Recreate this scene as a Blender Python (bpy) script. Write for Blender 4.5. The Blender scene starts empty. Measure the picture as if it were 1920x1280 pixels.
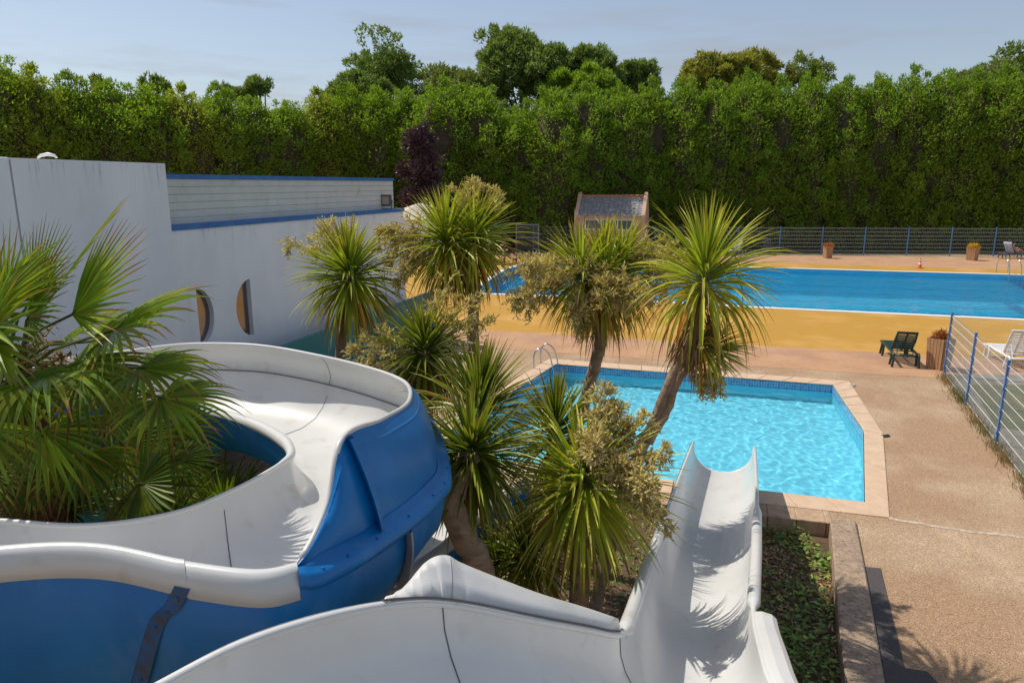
import bpy, bmesh, math, random
import numpy as np
from math import sin, cos, tan, atan2, radians, pi, sqrt
from mathutils import Vector, Matrix
from mathutils.geometry import tessellate_polygon
random.seed(7); rng = np.random.default_rng(7)
sc = bpy.context.scene; COL = sc.collection; V = Vector
# ------------------------------------------------------------------ camera
PITCH = radians(12.4); FPX = 1337.0; H = 5.0
cd = bpy.data.cameras.new('camera'); cam = bpy.data.objects.new('camera', cd); COL.objects.link(cam)
cd.sensor_width = 36; cd.lens = 36 * FPX / 1920; cd.clip_end = 2000; cd.clip_start = .05
cam.location = (0, 0, H); cam.rotation_euler = (pi / 2 - PITCH, 0, 0); sc.camera = cam
# ------------------------------------------------------------------ light
EL = radians(56); TS = Vector((-.86, .48, 0)).normalized() * cos(EL); TS.z = sin(EL)
w = bpy.data.worlds.new("World"); sc.world = w; w.use_nodes = True
nt = w.node_tree; nt.nodes.clear()
out = nt.nodes.new('ShaderNodeOutputWorld'); bg = nt.nodes.new('ShaderNodeBackground')
sky = nt.nodes.new('ShaderNodeTexSky'); sky.sky_type = 'NISHITA'; sky.sun_disc = False
sky.sun_elevation = EL; sky.sun_rotation = atan2(TS.x, TS.y); sky.altitude = 0; sky.air_density = 1.0; sky.dust_density = 1.1; sky.ozone_density = 1.2
tcw = nt.nodes.new('ShaderNodeTexCoord'); mpw = nt.nodes.new('ShaderNodeMapping'); mpw.inputs['Scale'].default_value = (1.3, 1.3, 11); mpw.inputs['Rotation'].default_value = (0, .22, 0)
nz = nt.nodes.new('ShaderNodeTexNoise'); nz.inputs['Scale'].default_value = 1.7; nz.inputs['Detail'].default_value = 9; nz.inputs['Roughness'].default_value = .62
rpw = nt.nodes.new('ShaderNodeMapRange'); rpw.inputs['From Min'].default_value = .5; rpw.inputs['From Max'].default_value = .75; rpw.inputs['To Min'].default_value = .36; rpw.inputs['To Max'].default_value = .85
mxw = nt.nodes.new('ShaderNodeMixRGB'); mxw.inputs['Color2'].default_value = (2.8, 2.85, 3.15, 1)
L = nt.links.new
L(tcw.outputs['Generated'], mpw.inputs['Vector']); L(mpw.outputs[0], nz.inputs['Vector']); L(nz.outputs['Fac'], rpw.inputs[0])
L(rpw.outputs[0], mxw.inputs[0]); L(sky.outputs[0], mxw.inputs['Color1']); L(mxw.outputs[0], bg.inputs[0]); L(bg.outputs[0], out.inputs[0])
bg.inputs[1].default_value = .10
sd = bpy.data.lights.new('sun', 'SUN'); sd.energy = 3.2; sd.angle = radians(.53); sd.color = (1, .93, .82)
so = bpy.data.objects.new('sun', sd); COL.objects.link(so); so.rotation_euler = TS.to_track_quat('Z', 'Y').to_euler(); so.location = (-20, 8, 30)
sc.view_settings.view_transform = 'Standard'; sc.view_settings.look = 'None'; sc.view_settings.exposure = .48; sc.view_settings.gamma = 1
sc.cycles.max_bounces = 8; sc.cycles.transparent_max_bounces = 12
# ------------------------------------------------------------------ helpers
def raydir(px, py):
    a = (px - 960) / FPX; b = (640 - py) / FPX
    return Vector((a, cos(PITCH) + b * sin(PITCH), -sin(PITCH) + b * cos(PITCH)))
def gp(px, py, z=0.0):
    d = raydir(px, py); t = (z - H) / d.z
    return Vector((d.x * t, d.y * t, z))
def dp(px, py, D):
    d = raydir(px, py); t = D / d.y
    return Vector((d.x * t, D, H + d.z * t))
def tag(o, label=None, cat=None, group=None, kind=None):
    if label: o['label'] = label
    if cat: o['category'] = cat
    if group: o['group'] = group
    if kind: o['kind'] = kind
    return o
def wloc(p):
    v = Vector((0, 0, 0))
    while p is not None: v = v + p.location; p = p.parent
    return v
def empty(name, loc, label, cat, group=None):
    o = bpy.data.objects.new(name, None); COL.objects.link(o); o.location = loc; o.empty_display_size = .2
    return tag(o, label, cat, group)
class MB:
    def __init__(s): s.v = []; s.f = []; s.c = []; s.m = []
    def add(s, vs, fs, col=None, mi=0):
        b = len(s.v); s.v.extend([tuple(p) for p in vs]); s.f.extend([tuple(i + b for i in f) for f in fs]); s.m.extend([mi] * len(fs))
        if col is not None: s.c.extend(col if isinstance(col, list) else [col] * len(vs))
        return s
    def box(s, c, d, rz=0, mi=0, taper=1.0):
        hx, hy, hz = d[0] / 2, d[1] / 2, d[2] / 2; cr, sr = cos(rz), sin(rz); vs = []
        for z in (-1, 1):
            k = taper if z < 0 else 1
            for x, y in ((-1, -1), (1, -1), (1, 1), (-1, 1)):
                X, Y = x * hx * k, y * hy * k; vs.append((c[0] + X * cr - Y * sr, c[1] + X * sr + Y * cr, c[2] + z * hz))
        return s.add(vs, [(3, 2, 1, 0), (4, 5, 6, 7), (0, 1, 5, 4), (1, 2, 6, 5), (2, 3, 7, 6), (3, 0, 4, 7)], None, mi)
    def tube(s, pts, r, n=8, caps=True, col=None, mi=0):
        pts = [Vector(p) for p in pts]; vs = []; fs = []; k = len(pts)
        rr = r if isinstance(r, (list, tuple)) else [r] * k
        t0 = (pts[1] - pts[0]).normalized(); up = Vector((0, 0, 1)) if abs(t0.z) < .9 else Vector((1, 0, 0)); a = t0.cross(up).normalized()
        for i, p in enumerate(pts):
            t = (pts[min(i + 1, k - 1)] - pts[max(i - 1, 0)]).normalized(); a = (a - t * a.dot(t)).normalized(); b = t.cross(a)
            for j in range(n):
                an = 2 * pi * j / n; vs.append(p + (a * cos(an) + b * sin(an)) * rr[i])
        for i in range(k - 1):
            for j in range(n): fs.append((i * n + j, i * n + (j + 1) % n, (i + 1) * n + (j + 1) % n, (i + 1) * n + j))
        if caps: fs.append(tuple(range(n))[::-1]); fs.append(tuple((k - 1) * n + j for j in range(n)))
        return s.add(vs, fs, col, mi)
    def grid(s, rows, closed=False, mi=0):
        n = len(rows[0]); vs = [p for r in rows for p in r]; fs = []
        for i in range(len(rows) - 1):
            for j in range(n - (0 if closed else 1)): fs.append((i * n + j, i * n + (j + 1) % n, (i + 1) * n + (j + 1) % n, (i + 1) * n + j))
        return s.add(vs, fs, None, mi)
    def build(s, name, mats, parent=None, smooth=False, bevel=0, solid=0):
        me = bpy.data.meshes.new(name); off = wloc(parent)
        va = np.array([tuple(p) for p in s.v], dtype=np.float64).reshape(-1, 3) - np.array(off)
        me.from_pydata(va.tolist(), [], s.f); me.update()
        if s.c:
            at = me.color_attributes.new('Col', 'FLOAT_COLOR', 'POINT'); ca = np.ones((len(s.v), 4), dtype=np.float32); ca[:, :3] = np.array(s.c)[:, :3]
            at.data.foreach_set('color', ca.ravel())
        if not isinstance(mats, (list, tuple)): mats = [mats]
        for m in mats: me.materials.append(m)
        if len(mats) > 1: me.polygons.foreach_set('material_index', np.array(s.m, dtype=np.int32))
        if smooth: me.polygons.foreach_set('use_smooth', np.ones(len(me.polygons), dtype=bool))
        o = bpy.data.objects.new(name, me); COL.objects.link(o); o.parent = parent
        if solid:
            md = o.modifiers.new('s', 'SOLIDIFY'); md.thickness = solid; md.offset = 0
        if bevel:
            md = o.modifiers.new('b', 'BEVEL'); md.width = bevel; md.segments = 2; md.limit_method = 'ANGLE'; md.angle_limit = radians(40)
        return o
def poly_sheet(loops, z=0.0):
    """flat polygon with holes -> MB"""
    L3 = [[Vector((p[0], p[1], 0)) for p in lp] for lp in loops]; tris = tessellate_polygon(L3); fl = [p for lp in L3 for p in lp]
    m = MB(); fs = []
    for t in tris:
        a, b, c = (fl[i] for i in t); n = (b - a).cross(c - a).z
        if abs(n) > 1e-9: fs.append(tuple(t) if n > 0 else tuple(t)[::-1])
    return m.add([(p.x, p.y, z) for p in fl], fs)
def catmull(P, n):
    P = np.array([tuple(p) for p in P], dtype=float); Q = np.vstack([2 * P[0] - P[1], P, 2 * P[-1] - P[-2]]); outp = []
    for i in range(1, len(Q) - 2):
        for k in range(n):
            t = k / n; p0, p1, p2, p3 = Q[i - 1], Q[i], Q[i + 1], Q[i + 2]
            outp.append(.5 * ((2 * p1) + (-p0 + p2) * t + (2 * p0 - 5 * p1 + 4 * p2 - p3) * t * t + (-p0 + 3 * p1 - 3 * p2 + p3) * t ** 3))
    outp.append(Q[-2]); return [Vector(p) for p in outp]
# ------------------------------------------------------------------ materials
def mat(name, c, rough=.6, c2=None, scale=3.0, lo=.35, hi=.65, detail=6, bump=0, bscale=None, metal=0, spec=.5, c3=None, s3=1.0, lo3=.55, hi3=.75, coat=0, stretch=(1, 1, 1), distort=0):
    m = bpy.data.materials.new(name); m.use_nodes = True; t = m.node_tree; p = t.nodes['Principled BSDF']; l = t.links.new
    p.inputs['Roughness'].default_value = rough; p.inputs['Metallic'].default_value = metal; p.inputs['Specular IOR Level'].default_value = spec
    p.inputs['Coat Weight'].default_value = coat; p.inputs['Base Color'].default_value = (*c, 1)
    tc = t.nodes.new('ShaderNodeTexCoord'); mp = t.nodes.new('ShaderNodeMapping'); mp.inputs['Scale'].default_value = stretch; l(tc.outputs['Object'], mp.inputs[0])
    def noise(sc_, de=detail, vec=None):
        n = t.nodes.new('ShaderNodeTexNoise'); n.inputs['Scale'].default_value = sc_; n.inputs['Detail'].default_value = de; n.inputs['Roughness'].default_value = .6
        n.inputs['Distortion'].default_value = distort; l(vec or mp.outputs[0], n.inputs['Vector']); return n
    cur = None
    if c2:
        n = noise(scale); r = t.nodes.new('ShaderNodeMapRange'); r.inputs['From Min'].default_value = lo; r.inputs['From Max'].default_value = hi; l(n.outputs['Fac'], r.inputs[0])
        x = t.nodes.new('ShaderNodeMixRGB'); x.inputs[1].default_value = (*c, 1); x.inputs[2].default_value = (*c2, 1); l(r.outputs[0], x.inputs[0]); cur = x.outputs[0]
    if c3:
        n = noise(s3, 8); r = t.nodes.new('ShaderNodeMapRange'); r.inputs['From Min'].default_value = lo3; r.inputs['From Max'].default_value = hi3; l(n.outputs['Fac'], r.inputs[0])
        x = t.nodes.new('ShaderNodeMixRGB'); x.inputs[2].default_value = (*c3, 1); l(r.outputs[0], x.inputs[0])
        if cur: l(cur, x.inputs[1])
        else: x.inputs[1].default_value = (*c, 1)
        cur = x.outputs[0]
    if cur: l(cur, p.inputs['Base Color'])
    if bump:
        n = noise(bscale or scale * 4, 4, tc.outputs['Object']); b = t.nodes.new('ShaderNodeBump'); b.inputs['Strength'].default_value = bump; b.inputs['Distance'].default_value = .02
        l(n.outputs['Fac'], b.inputs['Height']); l(b.outputs[0], p.inputs['Normal'])
    m['_'] = 0
    return m
def leafmat(name, tint=(1, 1, 1), rough=.42, trans=.35, base=None, var=.35, vscale=1.5):
    m = bpy.data.materials.new(name); m.use_nodes = True; t = m.node_tree; p = t.nodes['Principled BSDF']; l = t.links.new
    p.inputs['Roughness'].default_value = rough; p.inputs['Specular IOR Level'].default_value = .35
    tr = t.nodes.new('ShaderNodeBsdfTranslucent'); mx = t.nodes.new('ShaderNodeMixShader'); mx.inputs[0].default_value = trans
    if base is None:
        a = t.nodes.new('ShaderNodeVertexColor'); a.layer_name = 'Col'; src = a.outputs['Color']
    else:
        rg = t.nodes.new('ShaderNodeRGB'); rg.outputs[0].default_value = (*base, 1); src = rg.outputs[0]
    g = t.nodes.new('ShaderNodeNewGeometry'); h = t.nodes.new('ShaderNodeHueSaturation')
    r = t.nodes.new('ShaderNodeMapRange'); r.inputs['To Min'].default_value = 1 - var; r.inputs['To Max'].default_value = 1 + var; l(g.outputs['Random Per Island'], r.inputs[0])
    r2 = t.nodes.new('ShaderNodeMapRange'); r2.inputs['To Min'].default_value = .485; r2.inputs['To Max'].default_value = .515; l(g.outputs['Random Per Island'], r2.inputs[0])
    l(src, h.inputs['Color']); l(r.outputs[0], h.inputs['Value']); l(r2.outputs[0], h.inputs['Hue'])
    l(h.outputs[0], p.inputs['Base Color'])
    h2 = t.nodes.new('ShaderNodeMixRGB'); h2.blend_type = 'MULTIPLY'; h2.inputs[0].default_value = 1; h2.inputs[2].default_value = (1.25, 1.3, .5, 1); l(h.outputs[0], h2.inputs[1])
    l(h2.outputs[0], tr.inputs[0])
    l(p.outputs[0], mx.inputs[1]); l(tr.outputs[0], mx.inputs[2]); l(mx.outputs[0], t.nodes['Material Output'].inputs[0]); return m
M = {}
M['gravel'] = mat('gravel', (.36, .235, .14), .9, (.29, .20, .125), 110, .4, .6, 3, .5, 110, c3=(.47, .37, .26), s3=.5, lo3=.45, hi3=.75)
def speckle(m, scale, cols, pos):
    t = m.node_tree; p = t.nodes['Principled BSDF']; l = t.links.new; old = p.inputs['Base Color'].links[0].from_socket
    tc = t.nodes.new('ShaderNodeTexCoord'); v = t.nodes.new('ShaderNodeTexVoronoi'); v.inputs['Scale'].default_value = scale; l(tc.outputs['Object'], v.inputs['Vector'])
    s = t.nodes.new('ShaderNodeSeparateColor'); l(v.outputs['Color'], s.inputs[0]); r = t.nodes.new('ShaderNodeValToRGB'); r.color_ramp.interpolation = 'CONSTANT'
    e = r.color_ramp.elements; e[0].position = 0; e[0].color = (*cols[0], 1); e[1].position = pos[0]; e[1].color = (*cols[1], 1)
    for c, q in zip(cols[2:], pos[1:]): x = e.new(q); x.color = (*c, 1)
    l(s.outputs[0], r.inputs[0]); x = t.nodes.new('ShaderNodeMixRGB'); x.blend_type = 'MULTIPLY'; x.inputs[0].default_value = 1; l(old, x.inputs[1]); l(r.outputs[0], x.inputs[2]); l(x.outputs[0], p.inputs['Base Color'])
speckle(M['gravel'], 95, [(.62, .6, .6), (1, .98, .95), (1.18, 1.1, 1.0), (1.7, 1.65, 1.6)], [.2, .62, .92])
M['pink'] = mat('pink_concrete', (.46, .275, .155), .85, (.40, .22, .12), 1.3, .35, .65, 8, .25, 50, c3=(.34, .2, .13), s3=.6, lo3=.5, hi3=.7)
speckle(M['pink'], 100, [(.72, .7, .7), (1, 1, 1), (1.12, 1.1, 1.05), (1.3, 1.3, 1.3)], [.15, .7, .94])
M['yellow'] = mat('yellow_resin', (.42, .24, .02), .8, (.42, .21, .03), 1.6, .3, .7, 8, .15, 60, c3=(.56, .31, .09), s3=.35, lo3=.5, hi3=.7)
M['soil'] = mat('soil', (.07, .045, .025), .95, (.12, .075, .04), 9, .4, .6, 6, .6, 20)
M['grass'] = mat('lawn', (.07, .09, .02), .95, (.12, .11, .04), 1.2, .4, .6, 8, .5, 30)
M['asphalt'] = mat('grey_ground', (.24, .215, .18), .9, (.15, .15, .1), .8, .45, .6, 8, .3, 60)
M['coping'] = mat('coping_stone', (.60, .44, .31), .8, (.50, .35, .23), 4, .3, .7, 8, .2, 40, c3=(.33, .25, .18), s3=11, lo3=.62, hi3=.8)
M['block'] = mat('block_stone', (.52, .36, .23), .85, (.3, .2, .13), 6, .3, .7, 8, .5, 30, c3=(.13, .09, .06), s3=22, lo3=.6, hi3=.72)
M['wallstone'] = mat('wall_stone', (.44, .32, .22), .92, (.27, .20, .145), 9, .35, .65, 10, .9, 60, c3=(.12, .10, .08), s3=26, lo3=.52, hi3=.68)
M['white'] = mat('white_fibreglass', (.63, .63, .62), .32, (.56, .56, .545), 1.1, .35, .65, 9, .05, 7, c3=(.44, .41, .35), s3=4.2, lo3=.58, hi3=.84, coat=.2)
M['white_plain'] = mat('white_plastic', (.78, .78, .76), .4)
M['blue'] = mat('blue_fibreglass', (.002, .135, .40), .36, (.003, .19, .51), 1.6, .35, .65, 8, .10, 14, c3=(.13, .33, .55), s3=2.2, lo3=.54, hi3=.98, spec=.4, stretch=(1, 1, .5))
M['bluetrim'] = mat('blue_paint', (.02, .12, .36), .5, (.03, .17, .44), 4)
M['postblue'] = mat('post_blue', (.10, .24, .5), .45, (.06, .17, .4), 3)
M['wire'] = mat('wire_white', (.72, .72, .7), .45)
M['wiregrey'] = mat('wire_grey', (.30, .31, .31), .5)
M['render'] = mat('white_render', (.88, .88, .89), .8, (.70, .70, .72), .7, .3, .7, 8, .12, 14, c3=(.63, .63, .63), s3=1.3, lo3=.6, hi3=.85, stretch=(1, 1, .35))
M['teal'] = mat('teal_paint', (.012, .15, .155), .6, (.02, .19, .2), 1.0, .3, .7, 8, .1, 12)
M['steel'] = mat('steel', (.55, .56, .57), .22, metal=1)
M['bronze'] = mat('window_glass', (.22, .19, .17), .14, (.30, .27, .25), .8, metal=.85)
M['dark'] = mat('dark', (.02, .02, .022), .6)
M['joint'] = mat('joint_sealant', (.10, .10, .10), .7)
M['galv'] = mat('galvanised', (.33, .35, .37), .5, (.24, .25, .27), 12)
M['bark'] = mat('cordyline_bark', (.36, .25, .165), .9, (.2, .135, .085), 8, .35, .65, 8, .9, 22, stretch=(1, 1, 2.2), c3=(.3, .22, .15), s3=5, lo3=.5, hi3=.7)
M['fibre'] = mat('palm_fibre', (.15, .07, .03), .95, (.07, .035, .02), 14, .4, .6, 8, .9, 30)
M['twig'] = mat('dry_twigs', (.085, .06, .03), .95, (.05, .04, .02), 3, bump=.6, bscale=8)
M['trunk'] = mat('tree_bark', (.12, .09, .06), .9, (.07, .05, .035), 6)
M['leaf'] = leafmat('strap_leaf', trans=.28, rough=.38)
M['fan'] = leafmat('fan_leaf', trans=.32, rough=.36)
M['dead'] = leafmat('dead_leaf', base=(.30, .18, .10), trans=.2, rough=.7)
M['flower'] = leafmat('panicle', base=(.60, .50, .24), trans=.35, rough=.7, var=.4)
M['hedge'] = leafmat('conifer_spray', base=(.21, .31, .03), trans=.45, rough=.55, var=.4)
M['hedge2'] = leafmat('conifer_spray_yellow', base=(.30, .35, .035), trans=.45, rough=.55, var=.4)
M['oak'] = leafmat('oak_leaf', base=(.19, .26, .07), trans=.35, rough=.5, var=.4)
M['brownish'] = leafmat('bronze_green_leaf', base=(.32, .31, .06), trans=.35, rough=.5, var=.45)
M['pale'] = leafmat('pale_leaf', base=(.22, .27, .07), trans=.25, rough=.5, var=.4)
M['purple'] = leafmat('purple_leaf', base=(.09, .045, .06), trans=.2, rough=.5, var=.5)
M['ground_leaf'] = leafmat('ground_cover', trans=.25, rough=.45, var=.45)
M['wood'] = mat('planter_wood', (.50, .29, .15), .75, (.36, .20, .10), 3, .35, .65, 8, .25, 25, stretch=(6, 6, .7))
M['green_plastic'] = mat('green_plastic', (.012, .04, .038), .3, (.02, .055, .05), 5)
M['grey_plastic'] = mat('grey_plastic', (.07, .085, .11), .4)
M['slate'] = mat('slate', (.20, .19, .20), .7, (.36, .34, .33), 5, .45, .65, 8, .3, 20)
M['terra'] = mat('terracotta', (.45, .17, .08), .8)
M['pinkwall'] = mat('pink_render', (.62, .40, .28), .85, (.52, .33, .23), 2)
M['glass'] = mat('dark_glass', (.10, .13, .15), .08, spec=.8)
M['redbrown'] = mat('redbrown_paint', (.16, .05, .035), .6)
M['orange'] = mat('orange_plastic', (.72, .16, .04), .5)
M['skin'] = mat('skin', (.52, .28, .18), .55, (.46, .23, .15), 6)
M['hair'] = mat('hair', (.035, .02, .012), .6)
M['navy'] = mat('navy_cloth', (.012, .018, .06), .8)
M['towel'] = mat('towel', (.42, .47, .62), .95, (.35, .4, .55), 8, bump=.4, bscale=60)
# pool paints and waters
def poolpaint(name, c, line=None): return mat(name, c, .6, tuple(x * .9 for x in c), 1.2)
M['basin'] = poolpaint('light_blue_paint', (.22, .73, .86))
M['basin2'] = poolpaint('deep_blue_paint', (.035, .56, .83))
M['lane'] = mat('lane_line', (.01, .06, .25), .6)
def tilemat():
    m = bpy.data.materials.new('mosaic_tile'); m.use_nodes = True; t = m.node_tree; p = t.nodes['Principled BSDF']; l = t.links.new; p.inputs['Roughness'].default_value = .2
    uv = t.nodes.new('ShaderNodeUVMap'); b = t.nodes.new('ShaderNodeTexBrick'); b.offset = 0; b.inputs['Scale'].default_value = 1; b.inputs['Brick Width'].default_value = .066; b.inputs['Row Height'].default_value = .066
    b.inputs['Mortar Size'].default_value = .006; b.inputs['Color1'].default_value = (.03, .16, .42, 1); b.inputs['Color2'].default_value = (.10, .34, .62, 1); b.inputs['Mortar'].default_value = (.42, .55, .62, 1)
    l(uv.outputs[0], b.inputs[0]); l(b.outputs[0], p.inputs['Base Color']); return m
M['tile'] = tilemat()
def watermat(name, tint, bump, scale, stretch, rough=.02):
    m = bpy.data.materials.new(name); m.use_nodes = True; t = m.node_tree; l = t.links.new; t.nodes.remove(t.nodes['Principled BSDF'])
    tr = t.nodes.new('ShaderNodeBsdfRefraction'); tr.inputs['IOR'].default_value = 1.33; tr.inputs['Color'].default_value = (*tint, 1); tr.inputs['Roughness'].default_value = 0
    tp = t.nodes.new('ShaderNodeBsdfTransparent'); tp.inputs[0].default_value = (*tint, 1)
    m1 = t.nodes.new('ShaderNodeMixShader'); m1.inputs[0].default_value = .5; l(tr.outputs[0], m1.inputs[1]); l(tp.outputs[0], m1.inputs[2])
    gl = t.nodes.new('ShaderNodeBsdfGlossy'); gl.inputs['Roughness'].default_value = rough
    fr = t.nodes.new('ShaderNodeFresnel'); fr.inputs['IOR'].default_value = 1.33; mx = t.nodes.new('ShaderNodeMixShader')
    tc = t.nodes.new('ShaderNodeTexCoord'); mp = t.nodes.new('ShaderNodeMapping'); mp.inputs['Scale'].default_value = stretch; l(tc.outputs['Object'], mp.inputs[0])
    n = t.nodes.new('ShaderNodeTexNoise'); n.inputs['Scale'].default_value = scale; n.inputs['Detail'].default_value = 4; n.inputs['Distortion'].default_value = 1.2; l(mp.outputs[0], n.inputs['Vector'])
    b = t.nodes.new('ShaderNodeBump'); b.inputs['Strength'].default_value = bump; b.inputs['Distance'].default_value = .06; l(n.outputs['Fac'], b.inputs['Height'])
    for x in (tr, gl, fr): l(b.outputs[0], x.inputs['Normal'])
    l(fr.outputs[0], mx.inputs[0]); l(m1.outputs[0], mx.inputs[1]); l(gl.outputs[0], mx.inputs[2]); l(mx.outputs[0], t.nodes['Material Output'].inputs[0]); return m
M['water'] = watermat('pool_water', (.88, .97, .99), .55, 4.5, (1, 1.0, 1))
M['water2'] = watermat('big_pool_water', (.66, .95, 1.0), 1.0, 2.6, (.6, 1.3, 1))
# ------------------------------------------------------------------ ground, pools
XY = lambda p: (p[0], p[1])
BIG = [gp(868, 551), gp(1020, 556), gp(1400, 577), gp(2150, 612), gp(2150, 522), gp(1920, 515), gp(1380, 500), gp(977, 494), gp(938, 506)]
SIN = [gp(*p) for p in ((1043, 683), (1562, 722), (1620, 808), (1622, 942), (783, 847))]
SOUT = [gp(*p) for p in ((1030, 673), (1592, 715), (1656, 815), (1668, 971), (715, 866))]
nd = (SOUT[3] - SOUT[4]).normalized(); nn = Vector((nd.y, -nd.x, 0))         # along the near coping, towards the bed
LEDGE = .44; wl0 = gp(1555, 962); wl0 = SOUT[4] + nd * ((wl0 - SOUT[4]).dot(nd))
led_r = wl0 + nn * LEDGE; led_l = SOUT[4] + nn * LEDGE
wr0 = SOUT[4] + nd * ((gp(1603, 968) - SOUT[4]).dot(nd))
wallL = [gp(1556, 978), gp(1575, 1180), gp(1588, 1300), gp(1606, 1480)]
wallR = [gp(1604, 970), gp(1622, 1062), gp(1660, 1280), gp(1686, 1450)]
bed = [led_r, wallL[1], wallL[2], wallL[3], Vector((2.4, 1.2, 0)), Vector((-16, 1.0, 0)), Vector((-16, 15, 0)), Vector((-3.4, 15, 0)), led_l + Vector((-.5, .2, 0))]
outer = [Vector((-60, -12, 0)), Vector((70, -12, 0)), Vector((70, 53, 0)), Vector((-60, 53, 0))]
far = [Vector((-700, -400, 0)), Vector((700, -400, 0)), Vector((700, 1200, 0)), Vector((-700, 1200, 0))]
holes = [BIG, SOUT, bed]
o = poly_sheet([far, outer], -.01).build('ground', M['grass']); tag(o, kind='structure')
o = poly_sheet([outer] + holes, 0).build('paved_ground', M['gravel']); tag(o, kind='structure')
# pink concrete band and yellow resin band round the big pool
def below(y0, pts): return pts
pinkN = [gp(700, 648), gp(960, 655), gp(1250, 676), gp(1600, 699), gp(1760, 708), gp(2300, 742), gp(2300, 640), gp(1740, 640), gp(890, 590), gp(700, 590)]
ypoly = [gp(700, 606), gp(885, 617), gp(1300, 641), gp(1640, 660), gp(1745, 666), gp(2400, 704), gp(2400, 530), gp(1920, 507), gp(1640, 498), gp(1380, 492), gp(1100, 486), gp(960, 484), gp(700, 484)]
o = poly_sheet([pinkN[:6] + ypoly[5:6] + ypoly[4::-1]], .004).build('pink_concrete_path', M['pink']); tag(o, kind='structure')
o = poly_sheet([ypoly, BIG], .004).build('yellow_path', M['yellow']); tag(o, kind='structure')
fp = [ypoly[6], gp(2400, 492), gp(1920, 485), gp(1380, 477), gp(960, 474), gp(700, 474)] + ypoly[:5:-1][:7]
o = poly_sheet([[ypoly[k] for k in (12, 11, 10, 9, 8, 7, 6)] + [gp(2400, 496), gp(1920, 486), gp(1380, 479), gp(960, 475), gp(700, 475)]], .004).build('pink_concrete_strip', M['pink']); tag(o, kind='structure')
o = poly_sheet([bed], -.22).build('soil_bed', M['soil']); tag(o, kind='structure')
# right of the mesh fence: grey ground
PT = [dp(1786, 586, 18.5), dp(1892, 676, 13.3)]; fd = (PT[1] - PT[0]); fd.z = 0; FSP = fd.length / 2; fd.normalize()
F0 = Vector((PT[0].x, PT[0].y, 0))
g2 = [F0 + fd * -.1, F0 + fd * 20, F0 + fd * 20 + Vector((40, 0, 0)), F0 + Vector((40, -1.5, 0))]
o = poly_sheet([g2], .008).build('grey_ground', M['asphalt']); tag(o, kind='structure')
g3 = [F0 + fd * 1.2 + Vector((.6, .2, 0)), F0 + fd * 4.5 + Vector((.25, 0, 0)), F0 + fd * 6 + Vector((3, 0, 0)), F0 + fd * 1.8 + Vector((6, .6, 0))]
o = poly_sheet([g3], .012).build('grass_patch', M['grass']); tag(o, kind='structure')

def basin(loop, depth, mm, name, parent=None):
    n = len(loop); m = MB(); top = [(p[0], p[1], 0) for p in loop]; bot = [(p[0], p[1], -depth) for p in loop]
    m.add(top + bot, [(i, (i + 1) % n, n + (i + 1) % n, n + i)[::-1] for i in range(n)])
    fl = poly_sheet([loop], -depth); m.add(fl.v, fl.f); return m.build(name, mm, parent)
def ringwall(loop, z0, z1, inset, mm, name, parent):
    cx = sum(p[0] for p in loop) / len(loop); cy = sum(p[1] for p in loop) / len(loop); m = MB(); n = len(loop); uv = []
    me_v = []; fs = []
    for i in range(n):
        a, b = Vector(XY(loop[i])), Vector(XY(loop[(i + 1) % n])); d = (b - a).normalized(); nr = Vector((-d.y, d.x))
        if nr.dot(Vector((cx, cy)) - a) < 0: nr = -nr
        a2 = a + nr * inset; b2 = b + nr * inset; k = len(me_v); Ln = (b - a).length
        me_v += [(a2.x, a2.y, z0), (b2.x, b2.y, z0), (b2.x, b2.y, z1), (a2.x, a2.y, z1)]; fs.append((k, k + 1, k + 2, k + 3)); uv += [(0, z0), (Ln, z0), (Ln, z1), (0, z1)]
    m.add(me_v, fs); o = m.build(name, mm, parent); u = o.data.uv_layers.new(name='UVMap')
    for i, lp in enumerate(o.data.loops): u.data[i].uv = uv[lp.vertex_index]
    return o
def coping(inn, outr, z, th, size, mm, name, parent, gap=.006, over=.0):
    m = MB(); n = len(inn)
    for i in range(n):
        a0, b0, a1, b1 = inn[i], inn[(i + 1) % n], outr[i], outr[(i + 1) % n]; Ln = (b0 - a0).length; k = max(1, round(Ln / size))
        for j in range(k):
            t0 = j / k; t1 = (j + 1) / k; g = gap / Ln
            q = [a0.lerp(b0, t0 + g), a0.lerp(b0, t1 - g), a1.lerp(b1, t1 - g), a1.lerp(b1, t0 + g)]; jz = random.uniform(-.003, .003)
            vs = [(p.x, p.y, z - th) for p in q] + [(p.x, p.y, z + jz) for p in q]
            m.add(vs, [(0, 1, 2, 3), (7, 6, 5, 4), (0, 4, 5, 1), (1, 5, 6, 2), (2, 6, 7, 3), (3, 7, 4, 0)])
    o = m.build(name, mm, parent, bevel=.012)
    bm = bmesh.new(); bm.from_mesh(o.data); bmesh.ops.recalc_face_normals(bm, faces=bm.faces[:]); bm.to_mesh(o.data); bm.free(); return o
ps = empty('paddling_pool', SOUT[3], 'small pale blue pool with beige stone coping and clipped corner below the slide', 'pool')
basin([(p.x, p.y) for p in SIN], 1.15, M['basin'], 'basin', ps)
ringwall([(p.x, p.y) for p in SIN], -.27, -.022, .012, M['tile'], 'tile_band', ps)
coping(SIN, SOUT, .02, .06, .62, M['coping'], 'coping', ps)
mrt = poly_sheet([SOUT, SIN], -.012).build('mortar', M['wallstone'], ps)
wl = [(p.x, p.y) for p in SIN]
def watersheet(loop, z, mm, step, name):
    o = poly_sheet([loop], z).build(name, mm); tag(o, kind='structure'); return o

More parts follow.
